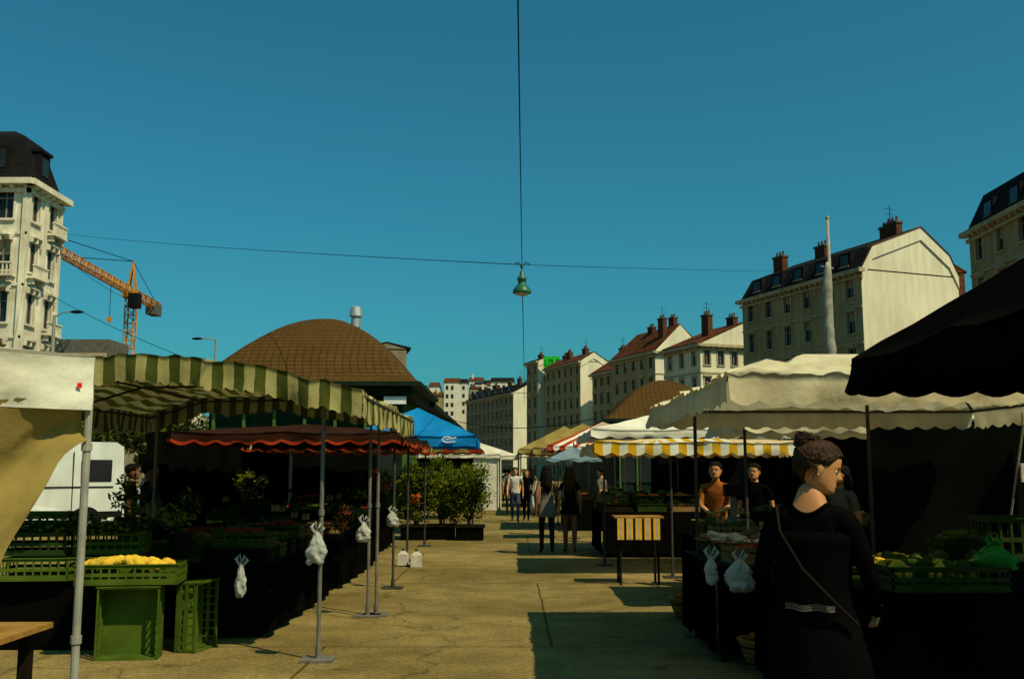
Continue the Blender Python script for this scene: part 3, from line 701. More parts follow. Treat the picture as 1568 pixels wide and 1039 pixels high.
def table(name,x0,x1,y0,y1,h,goods,seed=0,cloth='cloth'):
    e=group(name); t=MB(); q=random.Random(seed)
    t.box(x0,y0,h-.03,x1,y1,h,'dwood')
    def drape(ax,ay,bx,by):
        L=math.hypot(bx-ax,by-ay); n=int(L*12); nx,ny=(by-ay)/L,-(bx-ax)/L; cols=[]
        for i in range(n+1):
            s=i/n; col=[]
            for c in range(5):
                tt=c/4; o=.01+.03*tt*math.sin(s*L*9+q.random()*.4)
                col.append(t.av((ax+(bx-ax)*s+nx*o,ay+(by-ay)*s+ny*o,h-.005-(h-.08)*tt)))
            cols.append(col)
        for i in range(n):
            for c in range(4): t.idface([cols[i][c],cols[i+1][c],cols[i+1][c+1],cols[i][c+1]],cloth)
    drape(x0,y0,x1,y0); drape(x1,y0,x1,y1); drape(x0,y1,x0,y0)
    for (x,y) in ((x0+.05,y0+.05),(x1-.05,y0+.05),(x0+.05,y1-.05),(x1-.05,y1-.05)): t.tube([(x,y,0),(x,y,h-.03)],.02,'dwood',6)
    t.done('table_and_cloth',e)
    c=MB(); ny=int((y1-y0)/.45); nx=max(1,int((x1-x0)/.62))
    for i in range(nx):
        for j in range(ny):
            cx=x0+(i+.5)*(x1-x0)/nx; cy=y0+(j+.5)*(y1-y0)/ny; k=q.choice(goods)
            lift=q.choice([0,0,0,.14])
            crate(c,cx,cy,h+.003+lift,.56,.38,.14,q.choice(['bcrate','dcrate','dcrate','card','dwood']),q.uniform(-.08,.08))
            if lift: crate(c,cx,cy,h+.003,.56,.38,.135,'bcrate',q.uniform(-.05,.05))
            if k=='veg':
                for u in range(14): c.ball((cx+q.uniform(-.22,.22),cy+q.uniform(-.14,.14),h+.13+lift+q.uniform(0,.06)),(.06,.06,.05),'veg',7,5,.5)
            else: fruits(c,cx,cy,h+.1+lift,.54,.36,k,.038,28,q.random())
            if q.random()<.3:
                px=cx+q.uniform(-.2,.2); c.box(px,cy,h+.15,px+.008,cy+.006,h+.36+lift,'dwood'); c.face([(px-.04,cy-.004,h+.29+lift),(px+.05,cy-.004,h+.29+lift),(px+.05,cy+.01,h+.36+lift),(px-.04,cy+.01,h+.36+lift)],'card')
    c.done('crates_of_produce',e)
    return e
table('produce_table',-4.3,-2.35,9.9,13.3,.72,['veg','tomato','veg','orange'],1)
table('produce_table',-4.3,-2.35,14,17.5,.75,['veg','veg','tomato'],2)
table('produce_table',-4.5,-2.6,18.4,22,.8,['veg','tomato'],3)
table('produce_table',1.95,4.6,7.2,8.2,.78,['veg','veg','lemon'],4)
table('produce_table',1.75,2.6,8.7,10.4,.8,['veg','orange'],5)
table('produce_table',2.3,4.6,12.0,13.6,.8,['veg','orange','tomato'],6)
table('produce_table',1.7,4.2,19,21.3,.85,['veg','orange'],7)
table('produce_table',1.5,3.2,27.5,30.5,.85,['veg','orange'],8)
e=group('striped_table'); t=MB(); n=20; x0,x1=1.50,2.14
for i in range(n):
    a=x0+(x1-x0)*i/n;b=x0+(x1-x0)*(i+1)/n
    t.face([(a,14.4+.015*(i%2),.64),(b,14.4+.015*((i+1)%2),.64),(b,14.4+.015*((i+1)%2),.94),(a,14.4+.015*(i%2),.94)],['fab_yel','fab_white','fab_yel','dwood'][i%4])
t.box(x0-.03,14.43,.94,x1+.03,14.9,.965,'wood')
for x in (x0+.05,x1-.05):
    for y in (14.5,14.85): t.tube([(x,y,0),(x,y,.94)],.018,'black',6)
t.done('table',e)
# stacks of boxes, baskets, crumpled paper: clutter on the right-hand stalls
e=group('cardboard_box_stack'); c=MB(); q=random.Random(12)
for (x,y,z) in ((2.45,11.0,0),(2.47,11.02,.31),(2.95,11.0,0),(2.8,14.3,0),(2.82,14.32,.31),(2.79,14.3,.62),(3.4,14.4,0),(3.4,14.4,.31)):
    c.X=Matrix.Translation((x,y,z+.003))@Matrix.Rotation(q.uniform(-.25,.25),4,'Z'); c.box(-.24,-.17,0,.24,.17,.3,'card'); c.face([(-.24,-.172,.3),(.24,-.172,.3),(.22,-.3,.24),(-.22,-.3,.25)],'card'); c.box(-.24,-.176,.13,.24,-.173,.17,'wood')
c.X=None; c.done('boxes',e)
e=group('wicker_basket'); c=MB()
for (x,y) in ((2.1,8.5),(2.75,8.45),(1.95,11.2)):
    c.lathe((x,y,.003),[(.14,0),(.19,.1),(.22,.2),(.235,.21),(.235,.23),(.2,.23),(.18,.1)],'wood',20)
    for k in range(4): c.lathe((x,y,.03+k*.045),[(.158+k*.017,0),(.166+k*.017,.012),(.158+k*.017,.024)],'dwood',20)
    fruits(c,x,y,.2,.3,.3,'orange',.035,18,x)
c.done('baskets',e)
e=group('crumpled_paper_heap'); c=MB(); q=random.Random(9)
for i in range(9): c.ball((1.95+q.uniform(-.2,.3),8.9+q.uniform(-.2,.3),1.0+q.uniform(0,.05)),(q.uniform(.04,.09),q.uniform(.04,.08),.03),q.choice(['card','greycl','whitecl']),9,6,1.4)
c.done('paper',e)

def dark_sheet(name,a,b,z0,z1):  # backing sheets added behind the stalls to turn their interiors black
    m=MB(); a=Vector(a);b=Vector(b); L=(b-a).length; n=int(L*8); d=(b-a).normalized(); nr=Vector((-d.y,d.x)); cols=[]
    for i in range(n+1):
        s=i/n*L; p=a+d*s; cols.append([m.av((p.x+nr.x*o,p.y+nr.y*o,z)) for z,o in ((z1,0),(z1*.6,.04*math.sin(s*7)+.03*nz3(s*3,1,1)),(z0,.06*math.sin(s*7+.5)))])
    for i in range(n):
        for q in range(2): m.idface([cols[i][q],cols[i+1][q],cols[i+1][q+1],cols[i][q+1]],'dark_sheet')
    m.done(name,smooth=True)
dark_sheet('stall_shade_backing',(-4.85,13.3),(-4.95,22.3),.05,2.15)
dark_sheet('stall_shade_backing',(-4.9,22.4),(-3.0,22.5),.05,2.15)
dark_sheet('stall_shade_backing',(3.9,10.9),(7.6,11.0),.05,2.15)
dark_sheet('stall_shade_backing',(5.3,6.8),(5.6,10.8),.05,2.1)
dark_sheet('stall_shade_backing',(5.6,14.6),(5.5,22.0),.05,2.25)
dark_sheet('stall_shade_backing',(3.2,22.1),(5.5,22.0),.05,2.3)
dark_sheet('stall_shade_backing',(4.3,27),(4.3,31),.05,2.3)

e=group('lemon_crate'); c=MB(); crate(c,-3.36,9.0,.63,.86,.42,.17,'crate',.12); fruits(c,-3.4,9.0,.76,.8,.38,'lemon',.042,62,3,1.25,.05)
c.done('crate',e)
e=group('green_plastic_crate'); c=MB(); c.X=Matrix.Translation((-3.33,9.0,.006))@Matrix.Rotation(.1,4,'Z')@Matrix.Rotation(R(90),4,'X')
crate(c,0,.3,-.0,.52,.6,.2,'crate'); c.X=None; c.done('crate',e)
e=group('green_plastic_crate'); c=MB(); c.X=Matrix.Translation((-3.02,9.15,.006))@Matrix.Rotation(R(78),4,'Z')@Matrix.Rotation(R(90),4,'X')
crate(c,.22,.3,-.0,.4,.6,.2,'crate'); c.X=None; c.done('crate',e)
e=group('herb_crates'); c=MB()
for i,(x,y,z) in enumerate(((-4.35,9.4,.62),(-3.78,9.5,.62),(-4.4,9.45,.84),(-3.78,9.6,.84),(-4.6,10.0,1.0))): crate(c,x,y,z,.6,.42,.2,'crate' if i!=2 else 'dcrate',.1)
q=random.Random(5)
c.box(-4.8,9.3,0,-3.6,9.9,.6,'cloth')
for i in range(2200):
    x=q.uniform(-4.7,-3.5);y=q.uniform(9.25,9.9);z=1.03+q.random()**2*.2*(.6+nz3(x*3,y*3,0)); a=q.uniform(0,6.3); s=q.uniform(.02,.045)
    c.face([(x,y,z),(x+s*math.cos(a),y+s*math.sin(a),z+s*q.uniform(-.3,1)),(x+s*1.6*math.cos(a+.4),y+s*1.6*math.sin(a+.4),z+s*q.uniform(0,1.2)),(x+s*math.cos(a+.8),y+s*math.sin(a+.8),z+s*q.uniform(-.2,.6))],q.choice(['leafa','leafb','leafb']))
c.done('crates',e)
e=group('wooden_table'); t=MB()
for i in range(4): t.box(-4.2,5.2+i*.165,.72,-2.62,5.355+i*.165,.75,'wood')
for x in (-4.1,-2.72):
    for y in (5.28,5.75): t.box(x-.03,y-.03,0,x+.03,y+.03,.719,'dwood')
t.box(-3.3,5.4,.753,-2.95,5.65,.78,'whitecl'); t.done('table',e)

e=group('produce_crate'); c=MB(); crate(c,2.95,7.05,.80,.8,.45,.16,'dcrate',.0); q=random.Random(8)
for i in range(40): c.ball((2.95+q.uniform(-.36,.36),7.05+q.uniform(-.18,.18),.91+q.uniform(0,.05)),(.06,.05,.045),q.choice(['veg','veg','lemon']),8,6,.4)
c.done('crate',e)
e=group('produce_crate'); c=MB(); crate(c,3.72,7.4,.97,.6,.45,.3,'dcrate',-.1); c.done('crate',e)

def bag(name,loc,w,h,k='bag',seed=0,handles=True):
    e=group(name,loc); m=MB(); seg=28; rows=[]; n=24
    for i in range(n+1):
        t=i/n; z=-h*t; r=w/2*(.12+.88*min(1,(t/.5))**.8 if t<.9 else 1-.35*(t-.9)/.1); row=[]
        for j in range(seg):
            a=2*math.pi*j/seg; f=1+.25*math.sin(a*5+seed+t*2)*(1-t)*.8+.45*nz3(math.cos(a)*1.8+seed,math.sin(a)*1.8,t*4)+.2*nz3(math.cos(a)*5+seed,math.sin(a)*5,t*11)
            row.append(m.av((r*f*math.cos(a),r*f*.7*math.sin(a),z+.03*nz3(a,seed,2))))
        rows.append(row)
    for i in range(n):
        for j in range(seg): m.idface([rows[i][j],rows[i][(j+1)%seg],rows[i+1][(j+1)%seg],rows[i+1][j]],k)
    m.idface(rows[-1],k)
    if handles:
        m.tube([(-.01,0,-.03),(-.05,0,.04),(-.02,.01,.08),(.0,0,.0)],[.01,.017,.012,.007],k,7,flat=.4); m.tube([(.01,0,-.03),(.055,0,.03),(.03,-.01,.07),(.0,0,.0)],[.01,.017,.012,.007],k,7,flat=.4)
    m.done('bag',e,smooth=True)
bag('hanging_plastic_bag',(-1.68,8.72,1.09),.16,.27,seed=1)
bag('hanging_plastic_bag',(-1.66,11.32,1.04),.15,.22,seed=2)
bag('hanging_plastic_bag',(-1.66,14.02,1.05),.15,.2,seed=3)
bag('hanging_plastic_bag',(-2.45,9.2,.78),.09,.3,seed=4)
bag('hanging_plastic_bag',(1.77,7.9,.93),.2,.25,seed=5)
bag('hanging_plastic_bag',(1.58,8.05,.94),.09,.22,'bag',seed=6)
bag('green_shopping_bag',(3.30,6.95,1.10),.26,.17,'gbag',seed=7)
e=group('water_canister'); p=MB()
for (x,y) in ((-1.62,17.2),(-1.86,17.35)):
    p.hexa([(x-.09,y-.07,.005),(x+.09,y-.07,.005),(x+.09,y+.07,.005),(x-.09,y+.07,.005),(x-.085,y-.065,.2),(x+.085,y-.065,.2),(x+.085,y+.065,.2),(x-.085,y+.065,.2)],'whitecl'); p.hexa([(x-.085,y-.065,.201),(x+.085,y-.065,.201),(x+.085,y+.065,.201),(x-.085,y+.065,.201),(x-.03,y-.03,.26),(x+.03,y-.03,.26),(x+.03,y+.03,.26),(x-.03,y+.03,.26)],'whitecl'); p.tube([(x,y,.26),(x,y,.3)],.025,'bluecl',8)
p.done('canister',e)
e=group('no_entry_sticker_board'); p=MB(); p.box(4.92,9.7,1.5,5.2,9.73,1.68,'whitecl'); p.tube([(5.02,9.69,1.6),(5.02,9.675,1.6)],.04,'redp',14); p.tube([(5.02,9.674,1.6),(5.02,9.668,1.6)],.022,'whitep',14); p.tube([(5.06,9.72,0),(5.06,9.72,1.5)],.015,'dsteel',6); p.done('board',e)
e=group('leaning_pole'); p=MB(); p.tube([(4.75,10.1,.0),(4.95,9.6,2.2)],.012,'steel2',8); p.done('pole',e)
e=group('fire_extinguisher'); p=MB(); p.lathe((3.1,8.6,.12),[(.05,0),(.06,.02),(.06,.28),(.05,.33),(.02,.36),(.02,.4)],'redp',14); p.tube([(3.1,8.6,.5),(3.15,8.58,.54),(3.18,8.58,.5),(3.17,8.57,.3)],.01,'black',6); p.box(3.04,8.53,.25,3.16,8.535,.36,'whitep'); p.done('cylinder',e)
e=group('market_scale'); p=MB(); p.box(2.6,12.2,.95,2.9,12.5,1.02,'steel'); p.box(2.68,12.3,1.02,2.74,12.4,1.4,'steel'); p.box(2.6,12.28,1.3,2.85,12.42,1.45,'black'); p.done('scale',e)

# ------------------------------------------------------------------ plants
def foliage(mb,c,r,n,ls,seed,mats=('leafa','leafb','leafb'),clumps=14,long=1.8):
    q=random.Random(seed); C=[]
    for i in range(clumps):
        th=q.uniform(0,6.283);u=q.uniform(-1,1);rr=q.uniform(.35,.85); s=math.sqrt(1-u*u)
        C.append((Vector((c[0]+r[0]*rr*s*math.cos(th),c[1]+r[1]*rr*s*math.sin(th),c[2]+r[2]*rr*u)),q.uniform(.22,.5),q.choice(mats)))
    for i in range(n):
        p0,cr,k=q.choice(C)
        d=Vector((q.gauss(0,1),q.gauss(0,1),q.gauss(0,1))); d.normalize(); d*=q.random()**.4
        p=p0+Vector((d.x*cr*r[0],d.y*cr*r[1],d.z*cr*r[2]*.9))
        a=Vector((q.gauss(0,1),q.gauss(0,1),q.gauss(.6,.8))).normalized(); b=a.cross(Vector((q.gauss(0,1),q.gauss(0,1),q.gauss(0,1)))).normalized()
        s=ls*q.uniform(.6,1.3); kk=k if q.random()<.7 else q.choice(mats)
        mb.face([p,p+a*s*long*.5+b*s*.3,p+a*s*long,p+a*s*long*.5-b*s*.3],kk)
for i,(x,y) in enumerate(((-2.3,24.1),(-1.7,24.3),(-1.0,24.0))):
    e=group('potted_oleander',(x,y,0)); m=MB()
    m.box(-.32,-.32,.0,.32,.32,.30,'cloth'); m.box(-.36,-.36,.301,.36,.36,.35,'dwood')
    for a in range(5): m.tube([(.03*a-.06,0,.3),(.15*math.cos(a*1.3),.15*math.sin(a*1.3),.8),(.3*math.cos(a*1.3),.3*math.sin(a*1.3),1.2)],[.025,.018,.008],'bark',5)
    m.done('planter',e)
    f=MB(); foliage(f,(0,0,1.1),(.66,.5,.76),6000,.055,20+i,clumps=26,mats=('leafa','leafa','leafb')); f.done('leaves',e)
for i,(x,y,h) in enumerate(((-2.3,13.6,.5),(-2.5,16,.9),(-3.6,13.7,1.0),(-2.35,18,1.0),(-2.6,20,.95),(-3.2,9.8,.8),(-2.2,21.5,.6),(-4.2,11,.9))):
    e=group('potted_plant',(x,y,h)); m=MB(); m.lathe((0,0,-.02),[(.08,0),(.11,.2),(.12,.2),(.12,.23)],'dwood',12)
    foliage(m,(0,0,.42),(.28,.28,.24),420,.04,50+i,clumps=8,mats=('leafb','leafb','leafb','leafa') if i%3 else ('leafb','leafb','leafb','flower')); m.done('plant',e)
def tree(x,y,h,cr,seed):
    e=group('tree',(x,y,0)); m=MB(); q=random.Random(seed)
    m.tube([(0,0,0),(.05,0,h*.3),(0,.05,h*.55)],[.2,.15,.1],'bark',8)
    for a in range(7):
        th=a*.9; m.tube([(0,0,h*.4+a*.1),(cr*.4*math.cos(th),cr*.4*math.sin(th),h*.6),(cr*.8*math.cos(th),cr*.8*math.sin(th),h*.8)],[.08,.05,.02],'bark',5)
    m.done('trunk',e); f=MB(); foliage(f,(0,0,h*.7),(cr,cr,h*.32),2600,.2,seed,clumps=24,mats=('leafa','leafb','leafb')); f.done('crown',e)
tree(-21,48,5,2.6,1); tree(-25,54,5.5,2.6,2); tree(-16.5,46,4.3,2.,3); tree(-30,75,6,3,4); tree(-20,70,6.5,3,6); tree(16,75,6,3,7)

# ------------------------------------------------------------------ vehicles
def van(name,loc,yaw,L=5.2,W=1.95,H=2.35,car=False):
    e=group(name,loc,yaw); b=MB()
    if car: prof=[(0,.35),(0,.85),(.95,1.0),(1.6,1.45),(3.0,1.47),(3.8,1.05),(L,.95),(L,.35)]
    else: prof=[(0,.35),(0,1.0),(.75,1.25),(1.45,2.1),(1.9,H),(L-.25,H),(L-.06,H-.12),(L,.6),(L,.35)]
    n=len(prof)
    for sgn in (-1,1):
        b.face([(x,sgn*W/2*(1 if z<1.2 else .93),z) for x,z in prof],'car')
    for i in range(n):
        a=prof[i];c=prof[(i+1)%n]; wa=W/2*(1 if a[1]<1.2 else .93); wc=W/2*(1 if c[1]<1.2 else .93)
        gl=(not car and i==2) or (car and i in (2,4))
        b.face([(a[0],-wa,a[1]),(c[0],-wc,c[1]),(c[0],wc,c[1]),(a[0],wa,a[1])],'glass' if gl else 'car')
    for sgn in (-1,1):
        y=sgn*(W/2*.97+.012)
        if car: b.face([(1.25,y,1.05),(1.75,y,1.36),(2.9,y,1.38),(3.4,y,1.05)],'glass')
        else:
            b.face([(1.3,y,1.25),(1.75,y,1.95),(2.3,y,1.95),(2.3,y,1.25)],'glass')
            b.face([(4.1,y,1.35),(4.1,y,1.9),(4.85,y,1.9),(4.85,y,1.35)],'glass')
            for x in (2.45,3.9): b.box(x,y-.008,.5,x+.02,y+.008,H-.25,'black')
            b.box(.05,y-.02,.45,L-.05,y+.03,.6,'black'); b.box(2.5,y-.01,1.2,L-.3,y+.014,1.23,'black'); b.box(2.35,y,1.12,2.5,y+sgn*.04,1.16,'black')
            b.box(1.2,y,1.35,1.32,y+sgn*.2,1.6,'black')
        for x in (.9,L-.95): 
            b.tube([(x,sgn*(W/2-.2),.33),(x,sgn*(W/2+.02),.33)],.4,'black',18); b.tube([(x,sgn*(W/2-.2),.33),(x,sgn*(W/2+.04),.33)],.33,'tyre',18); b.tube([(x,sgn*(W/2+.041),.33),(x,sgn*(W/2+.05),.33)],.18,'steel',12)
    for sgn in(-.7,.7): b.box(L-.01,sgn-.1,.75,L+.02,sgn+.1,1.1,'redp'); b.box(-.02,sgn-.15,.7,.01,sgn+.15,.85,'opal')
    b.box(L-.01,-.75,1.35,L+.022,-.04,H-.45 if not car else 1.36,'glass'); b.box(L-.01,.04,1.35,L+.022,.75,H-.45 if not car else 1.36,'glass')
    b.box(L-.02,-.95,.4,L+.08,.95,.6,'black'); b.box(L+.03,-.25,.85,L+.035,.25,.96,'whitep')
    b.done('body',e)
van('delivery_van',(-14.7,23.6,0),R(38))
van('parked_car',(-9.2,33,0),R(95),4.3,1.75,car=True)
van('parked_car',(-13.5,38,0),R(95),4.3,1.75,car=True)
van('parked_car',(11.5,33,0),R(85),4.3,1.75,car=True)

# ------------------------------------------------------------------ people
def head(mb,X,hgt,skin,hair,style,seg=28,lv=30):
    old=mb.X; mb.X=X if old is None else old@X
    K=[(0,.22,-.02,.10),(.04,.33,.06,.18),(.1,.375,.16,.25),(.2,.375,.27,.30),(.33,.375,.37,.335),(.48,.37,.46,.36),(.6,.385,.5,.372),(.72,.38,.5,.368),(.82,.34,.455,.335),(.91,.25,.36,.26),(.97,.14,.22,.155),(1,.02,.03,.02)]
    def prof(t):
        for i in range(len(K)-1):
            if t<=K[i+1][0]:
                u=(t-K[i][0])/(K[i+1][0]-K[i][0]); return [K[i][j]+(K[i+1][j]-K[i][j])*u for j in (1,2,3)]
        return K[-1][1:]
    def pt(t,th,off=0):
        f,b,w=prof(t); cy=(f-b)/2; dy=(f+b)/2; x=math.sin(th)*(w+off); y=cy+math.cos(th)*(dy+off)
        a=th if th<math.pi else th-2*math.pi
        if off<.01:
            ns=max(0,1-abs(t-.37)/.2) if t>.37 else max(0,1-(.37-t)/.045)
            y+=.12*ns*math.exp(-(a/.17)**2)
            y+=.022*math.exp(-((t-.235)/.022)**2-(a/.32)**2)+.018*math.exp(-((t-.19)/.022)**2-(a/.3)**2)-.012*math.exp(-((t-.212)/.008)**2-(a/.3)**2)
            y+=.02*math.exp(-((t-.07)/.05)**2-(a/.35)**2)
            for s in (-1,1): y-=.035*math.exp(-((t-.5)/.05)**2-((a-s*.42)/.2)**2)
            y+=.014*math.exp(-((t-.58)/.03)**2-(a/.6)**2)
        return (x*hgt,y*hgt,t*hgt)
    rows=[]
    for i in range(lv+1):
        t=i/lv; rows.append([mb.av(pt(t,2*math.pi*j/seg)) for j in range(seg)])
    for i in range(lv):
        for j in range(seg):
            a=2*math.pi*(j+.5)/seg; a=a if a<math.pi else a-2*math.pi; t=(i+.5)/lv
            k='lip' if (.17<t<.255 and abs(a)<.28) else skin
            mb.idface([rows[i][j],rows[i][(j+1)%seg],rows[i+1][(j+1)%seg],rows[i+1][j]],k)
    for s in (-1,1):
        x=s*.15*hgt; y=(.36-.07)*hgt; mb.ball((x,y,.5*hgt),.055*hgt,'eye',8,6); mb.ball((x,y+.032*hgt,.5*hgt),.032*hgt,hair,6,5)
        mb.box(x-.07*hgt,.335*hgt,.575*hgt,x+.07*hgt,.385*hgt,.592*hgt,hair)
        mb.ball((s*.365*hgt,-.03*hgt,.46*hgt),(.03*hgt,.07*hgt,.12*hgt),skin,8,6)
        mb.ball((s*.375*hgt,-.035*hgt,.35*hgt),(.02*hgt,.03*hgt,.04*hgt),skin,6,5)
    def hl(a):
        a=abs(a)
        if a<.75: return .80-.06*a
        if a<1.25: return .755-(a-.75)*.42
        if a<1.75: return .545
        return .545-(a-1.75)*.38 if style!='short' else .5-(a-1.75)*.2
    rows=[]; S=seg*2; lvh=26
    for i in range(lvh+1):
        row=[]
        for j in range(S):
            th=2*math.pi*j/S; a=th if th<math.pi else th-2*math.pi; t0=hl(a); t=t0+(1.0-t0)*i/lvh
            o=.010+.045*min(1,i/5)+.006*math.sin(th*23+t*12)+.014*nz3(math.cos(th)*2.5,math.sin(th)*2.5,t*4)
            p=pt(min(t,.999),th,o); row.append(mb.av((p[0],p[1],p[2]+(.055*hgt*(i/lvh)))))
        rows.append(row)
    for i in range(lvh):
        for j in range(S): mb.idface([rows[i][j],rows[i][(j+1)%S],rows[i+1][(j+1)%S],rows[i+1][j]],hair)
    mb.idface(rows[-1],hair)
    if style=='bun':
        bc=Vector((0,-.36*hgt,.95*hgt))
        mb.ball(bc,(.24*hgt,.22*hgt,.18*hgt),hair,20,14,.2,9)
        q=random.Random(4)
        for i in range(54):
            a=q.uniform(0,6.28); tl=q.uniform(-.7,.7); r=.225*hgt
            u=Vector((math.cos(a),math.sin(a),tl)).normalized(); v=Vector((-math.sin(a),math.cos(a),q.uniform(-.4,.6))).normalized(); k0=q.uniform(0,6)
            mb.tube([bc+(u*math.cos(k0+w)+v*math.sin(k0+w))*r*q.uniform(.96,1.06) for w in [k*.35 for k in range(8)]],[.002,.006,.007,.007,.007,.006,.005,.002],hair,5)
        for i in range(40):
            a=q.uniform(-1.5,1.5); mb.tube([(math.sin(a)*.33*hgt,-.36*hgt*math.cos(a)-.02,.2*hgt+q.uniform(0,.15)*hgt),(math.sin(a)*.4*hgt,-.48*hgt*math.cos(a)-.01,.45*hgt),(math.sin(a)*.3*hgt,-.53*hgt,.75*hgt)],[.001,.0035,.005],hair,4)
    if style=='long':
        for k in range(34):
            a=-1.5+3.0*k/33; q=random.Random(k); x=math.sin(a)*.37*hgt; y=-math.cos(a)*.46*hgt
            mb.tube([(x*.8,y*.8,.8*hgt),(x*1.05,y*1.1,.45*hgt),(x*1.1+q.uniform(-.02,.02),y*1.15,0),(x*1.15+q.uniform(-.02,.02),y*1.1-.02,-.55*hgt),(x*.95+q.uniform(-.02,.02),y*.95-.03,-1.15*hgt-q.uniform(0,.3)*hgt)],[.02,.026,.025,.02,.004],hair,6)
    mb.X=old

def person(name,loc,yaw,H=1.7,step=0.0,top='blackcl',bot='blackcl',skin='skin',hair='dhair',style='short',sleeve=1.2,legskin=None,skirt=None,arms=None,head_yaw=0,head_tilt=0,neckline=1.46,lean=0,shoe='blackcl',fem=True,back=False,seg=20,lvl=2,hh=.225):
    s=H/1.7; e=group(name,loc,yaw); sw=.155 if fem else .185
    J={};E=[]
    def j(n_,p,r,par=None):
        J[n_]=(len(J),Vector(p),r)
        if par: E.append((J[par][0],J[n_][0]))
    j('pelvis',(0,0,.94),(.135 if fem else .125,.1)); j('waist',(0,lean*.1,1.08),(.115 if fem else .13,.088),'pelvis')
    j('chest',(0,lean*.2+.01,1.24),(.135 if fem else .155,.1),'waist'); j('up',(0,lean*.3,1.365),(.11,.08),'chest')
    j('neck',(0,lean*.34-.005,1.445),(.055,.052),'up'); j('nt',(0,lean*.38+.01,1.53),(.048,.05),'neck')
    arms=arms or {}
    hands=[]
    for sd,S in (('l',-1),('r',1)):
        el,wr=arms.get(sd,((S*(sw+.05),-.04+S*step*.25,1.12),(S*(sw+.06),.07+S*step*.45,.89)))
        j('sh'+sd,(S*sw,lean*.3,1.375),(.052,.052),'up'); j('el'+sd,el,(.037,.037),'sh'+sd); j('wr'+sd,wr,(.024,.026),'el'+sd)
        d=(Vector(wr)-Vector(el)).normalized(); pa=Vector(wr)+d*.07; j('pa'+sd,pa,(.018,.034),'wr'+sd); hands.append((Vector(wr),d,S))
        st=step*S*-1
        hip=(S*.085,0,.87); kn=(S*.09,st*.22+.05*abs(step),.49); an=(S*.085,st*.42-.02,.085+(.06*abs(step) if st<0 else 0))
        j('hip'+sd,hip,(.088,.092),'pelvis'); j('kn'+sd,kn,(.055,.056),'hip'+sd)
        mid=Vector(kn).lerp(Vector(an),.35)+Vector((0,-.015,0)); j('ca'+sd,mid,(.05,.054),'kn'+sd); j('an'+sd,an,(.034,.036),'ca'+sd)
        j('to'+sd,(an[0]+S*.02,an[1]+.15,an[2]-.05),(.036,.022),'an'+sd)
    me=bpy.data.meshes.new('b'); vs=[None]*len(J)
    for n_,(i,p,r) in J.items(): vs[i]=tuple(p)
    me.from_pydata(vs,E,[]); ob=bpy.data.objects.new('b',me); COL.objects.link(ob)
    mo=ob.modifiers.new('s','SKIN'); mo.use_smooth_shade=True
    if not me.skin_vertices:
        bpy.context.view_layer.objects.active=ob; bpy.ops.mesh.customdata_skin_add()
    for n_,(i,p,r) in J.items(): me.skin_vertices[0].data[i].radius=r; me.skin_vertices[0].data[i].use_root=(i==0)
    sm=ob.modifiers.new('d','SUBSURF'); sm.levels=lvl
    bpy.context.view_layer.update()
    ev=ob.evaluated_get(bpy.context.evaluated_depsgraph_get()); m2=ev.to_mesh()
    mb=MB(); mb.X=Matrix.Scale(s,4)
    ids=[mb.av(v.co) for v in m2.vertices]
    NL=lambda x,y: (1.392 if y<0 else 1.42)+min(.08,(abs(x)/.085)**2*.055)
    for p in m2.polygons:
        c=Vector((0,0,0))
        for vi in p.vertices: c+=m2.vertices[vi].co
        c/=len(p.vertices)
        nl=NL(c.x,c.y) if back else neckline
        arm=abs(c.x)>sw+.005 and c.z>.7 or (arms and abs(c.y-lean*.2)>.13 and c.z>.9)
        if c.z>nl: k=skin
        elif arm: k=skin if c.z<sleeve else top
        elif c.z>.93: k=top
        elif c.z<.085 : k=shoe
        else: k=legskin or bot
        mb.idface([ids[vi] for vi in p.vertices],k)
    if back:
        # rolled neckline hem that follows the body surface
        bvh=BVHTree.FromPolygons([v.co.copy() for v in m2.vertices],[list(p.vertices) for p in m2.polygons])
        hem=[]
        for i in range(65):
            a=2*math.pi*i/64; z=1.41; hit=None
            for it in range(14):
                h=bvh.ray_cast(Vector((0,0,z)),Vector((math.cos(a),math.sin(a),0)),.3)[0]
                if h is None: z+=.004; continue
                hit=h; z=z*.6+NL(h.x,h.y)*.4
            if hit is not None: hem.append(hit)
        if len(hem)>30: mb.tube(hem,.0085,top,8)
    ev.to_mesh_clear(); bpy.data.objects.remove(ob)
    for wr,d,S in hands:
        fy=Vector((0,1,0)); fy=(fy-d*fy.dot(d)).normalized(); inn=d.cross(fy)*(-S)
        if inn.x*S>0: inn=-inn
        for k_,(off,ln) in enumerate(((.024,.07),(.008,.08),(-.008,.074),(-.024,.058))):
            a=wr+d*.085+fy*off
            mb.tube([a,a+d*ln*.45+inn*.004,a+d*ln*.8+inn*.018,a+d*ln*.95+inn*.032],[.0095,.0088,.008,.006],skin,7)
        a=wr+d*.03+fy*.022; mb.tube([a,a+d*.03+fy*.022,a+d*.06+fy*.026+inn*.01],[.012,.010,.007],skin,7)
    nk=J['nt'][1]
    X=Matrix.Translation((nk.x,nk.y,1.485))@Matrix.Rotation(head_yaw,4,'Z')@Matrix.Rotation(head_tilt,4,'X')@Matrix.Translation((0,.01,0))
    mb.X=Matrix.Scale(s,4)
    head(mb,X,hh,skin,hair,style,seg=seg,lv=30 if seg>20 else 22)
    mb.done('body',e,smooth=True)
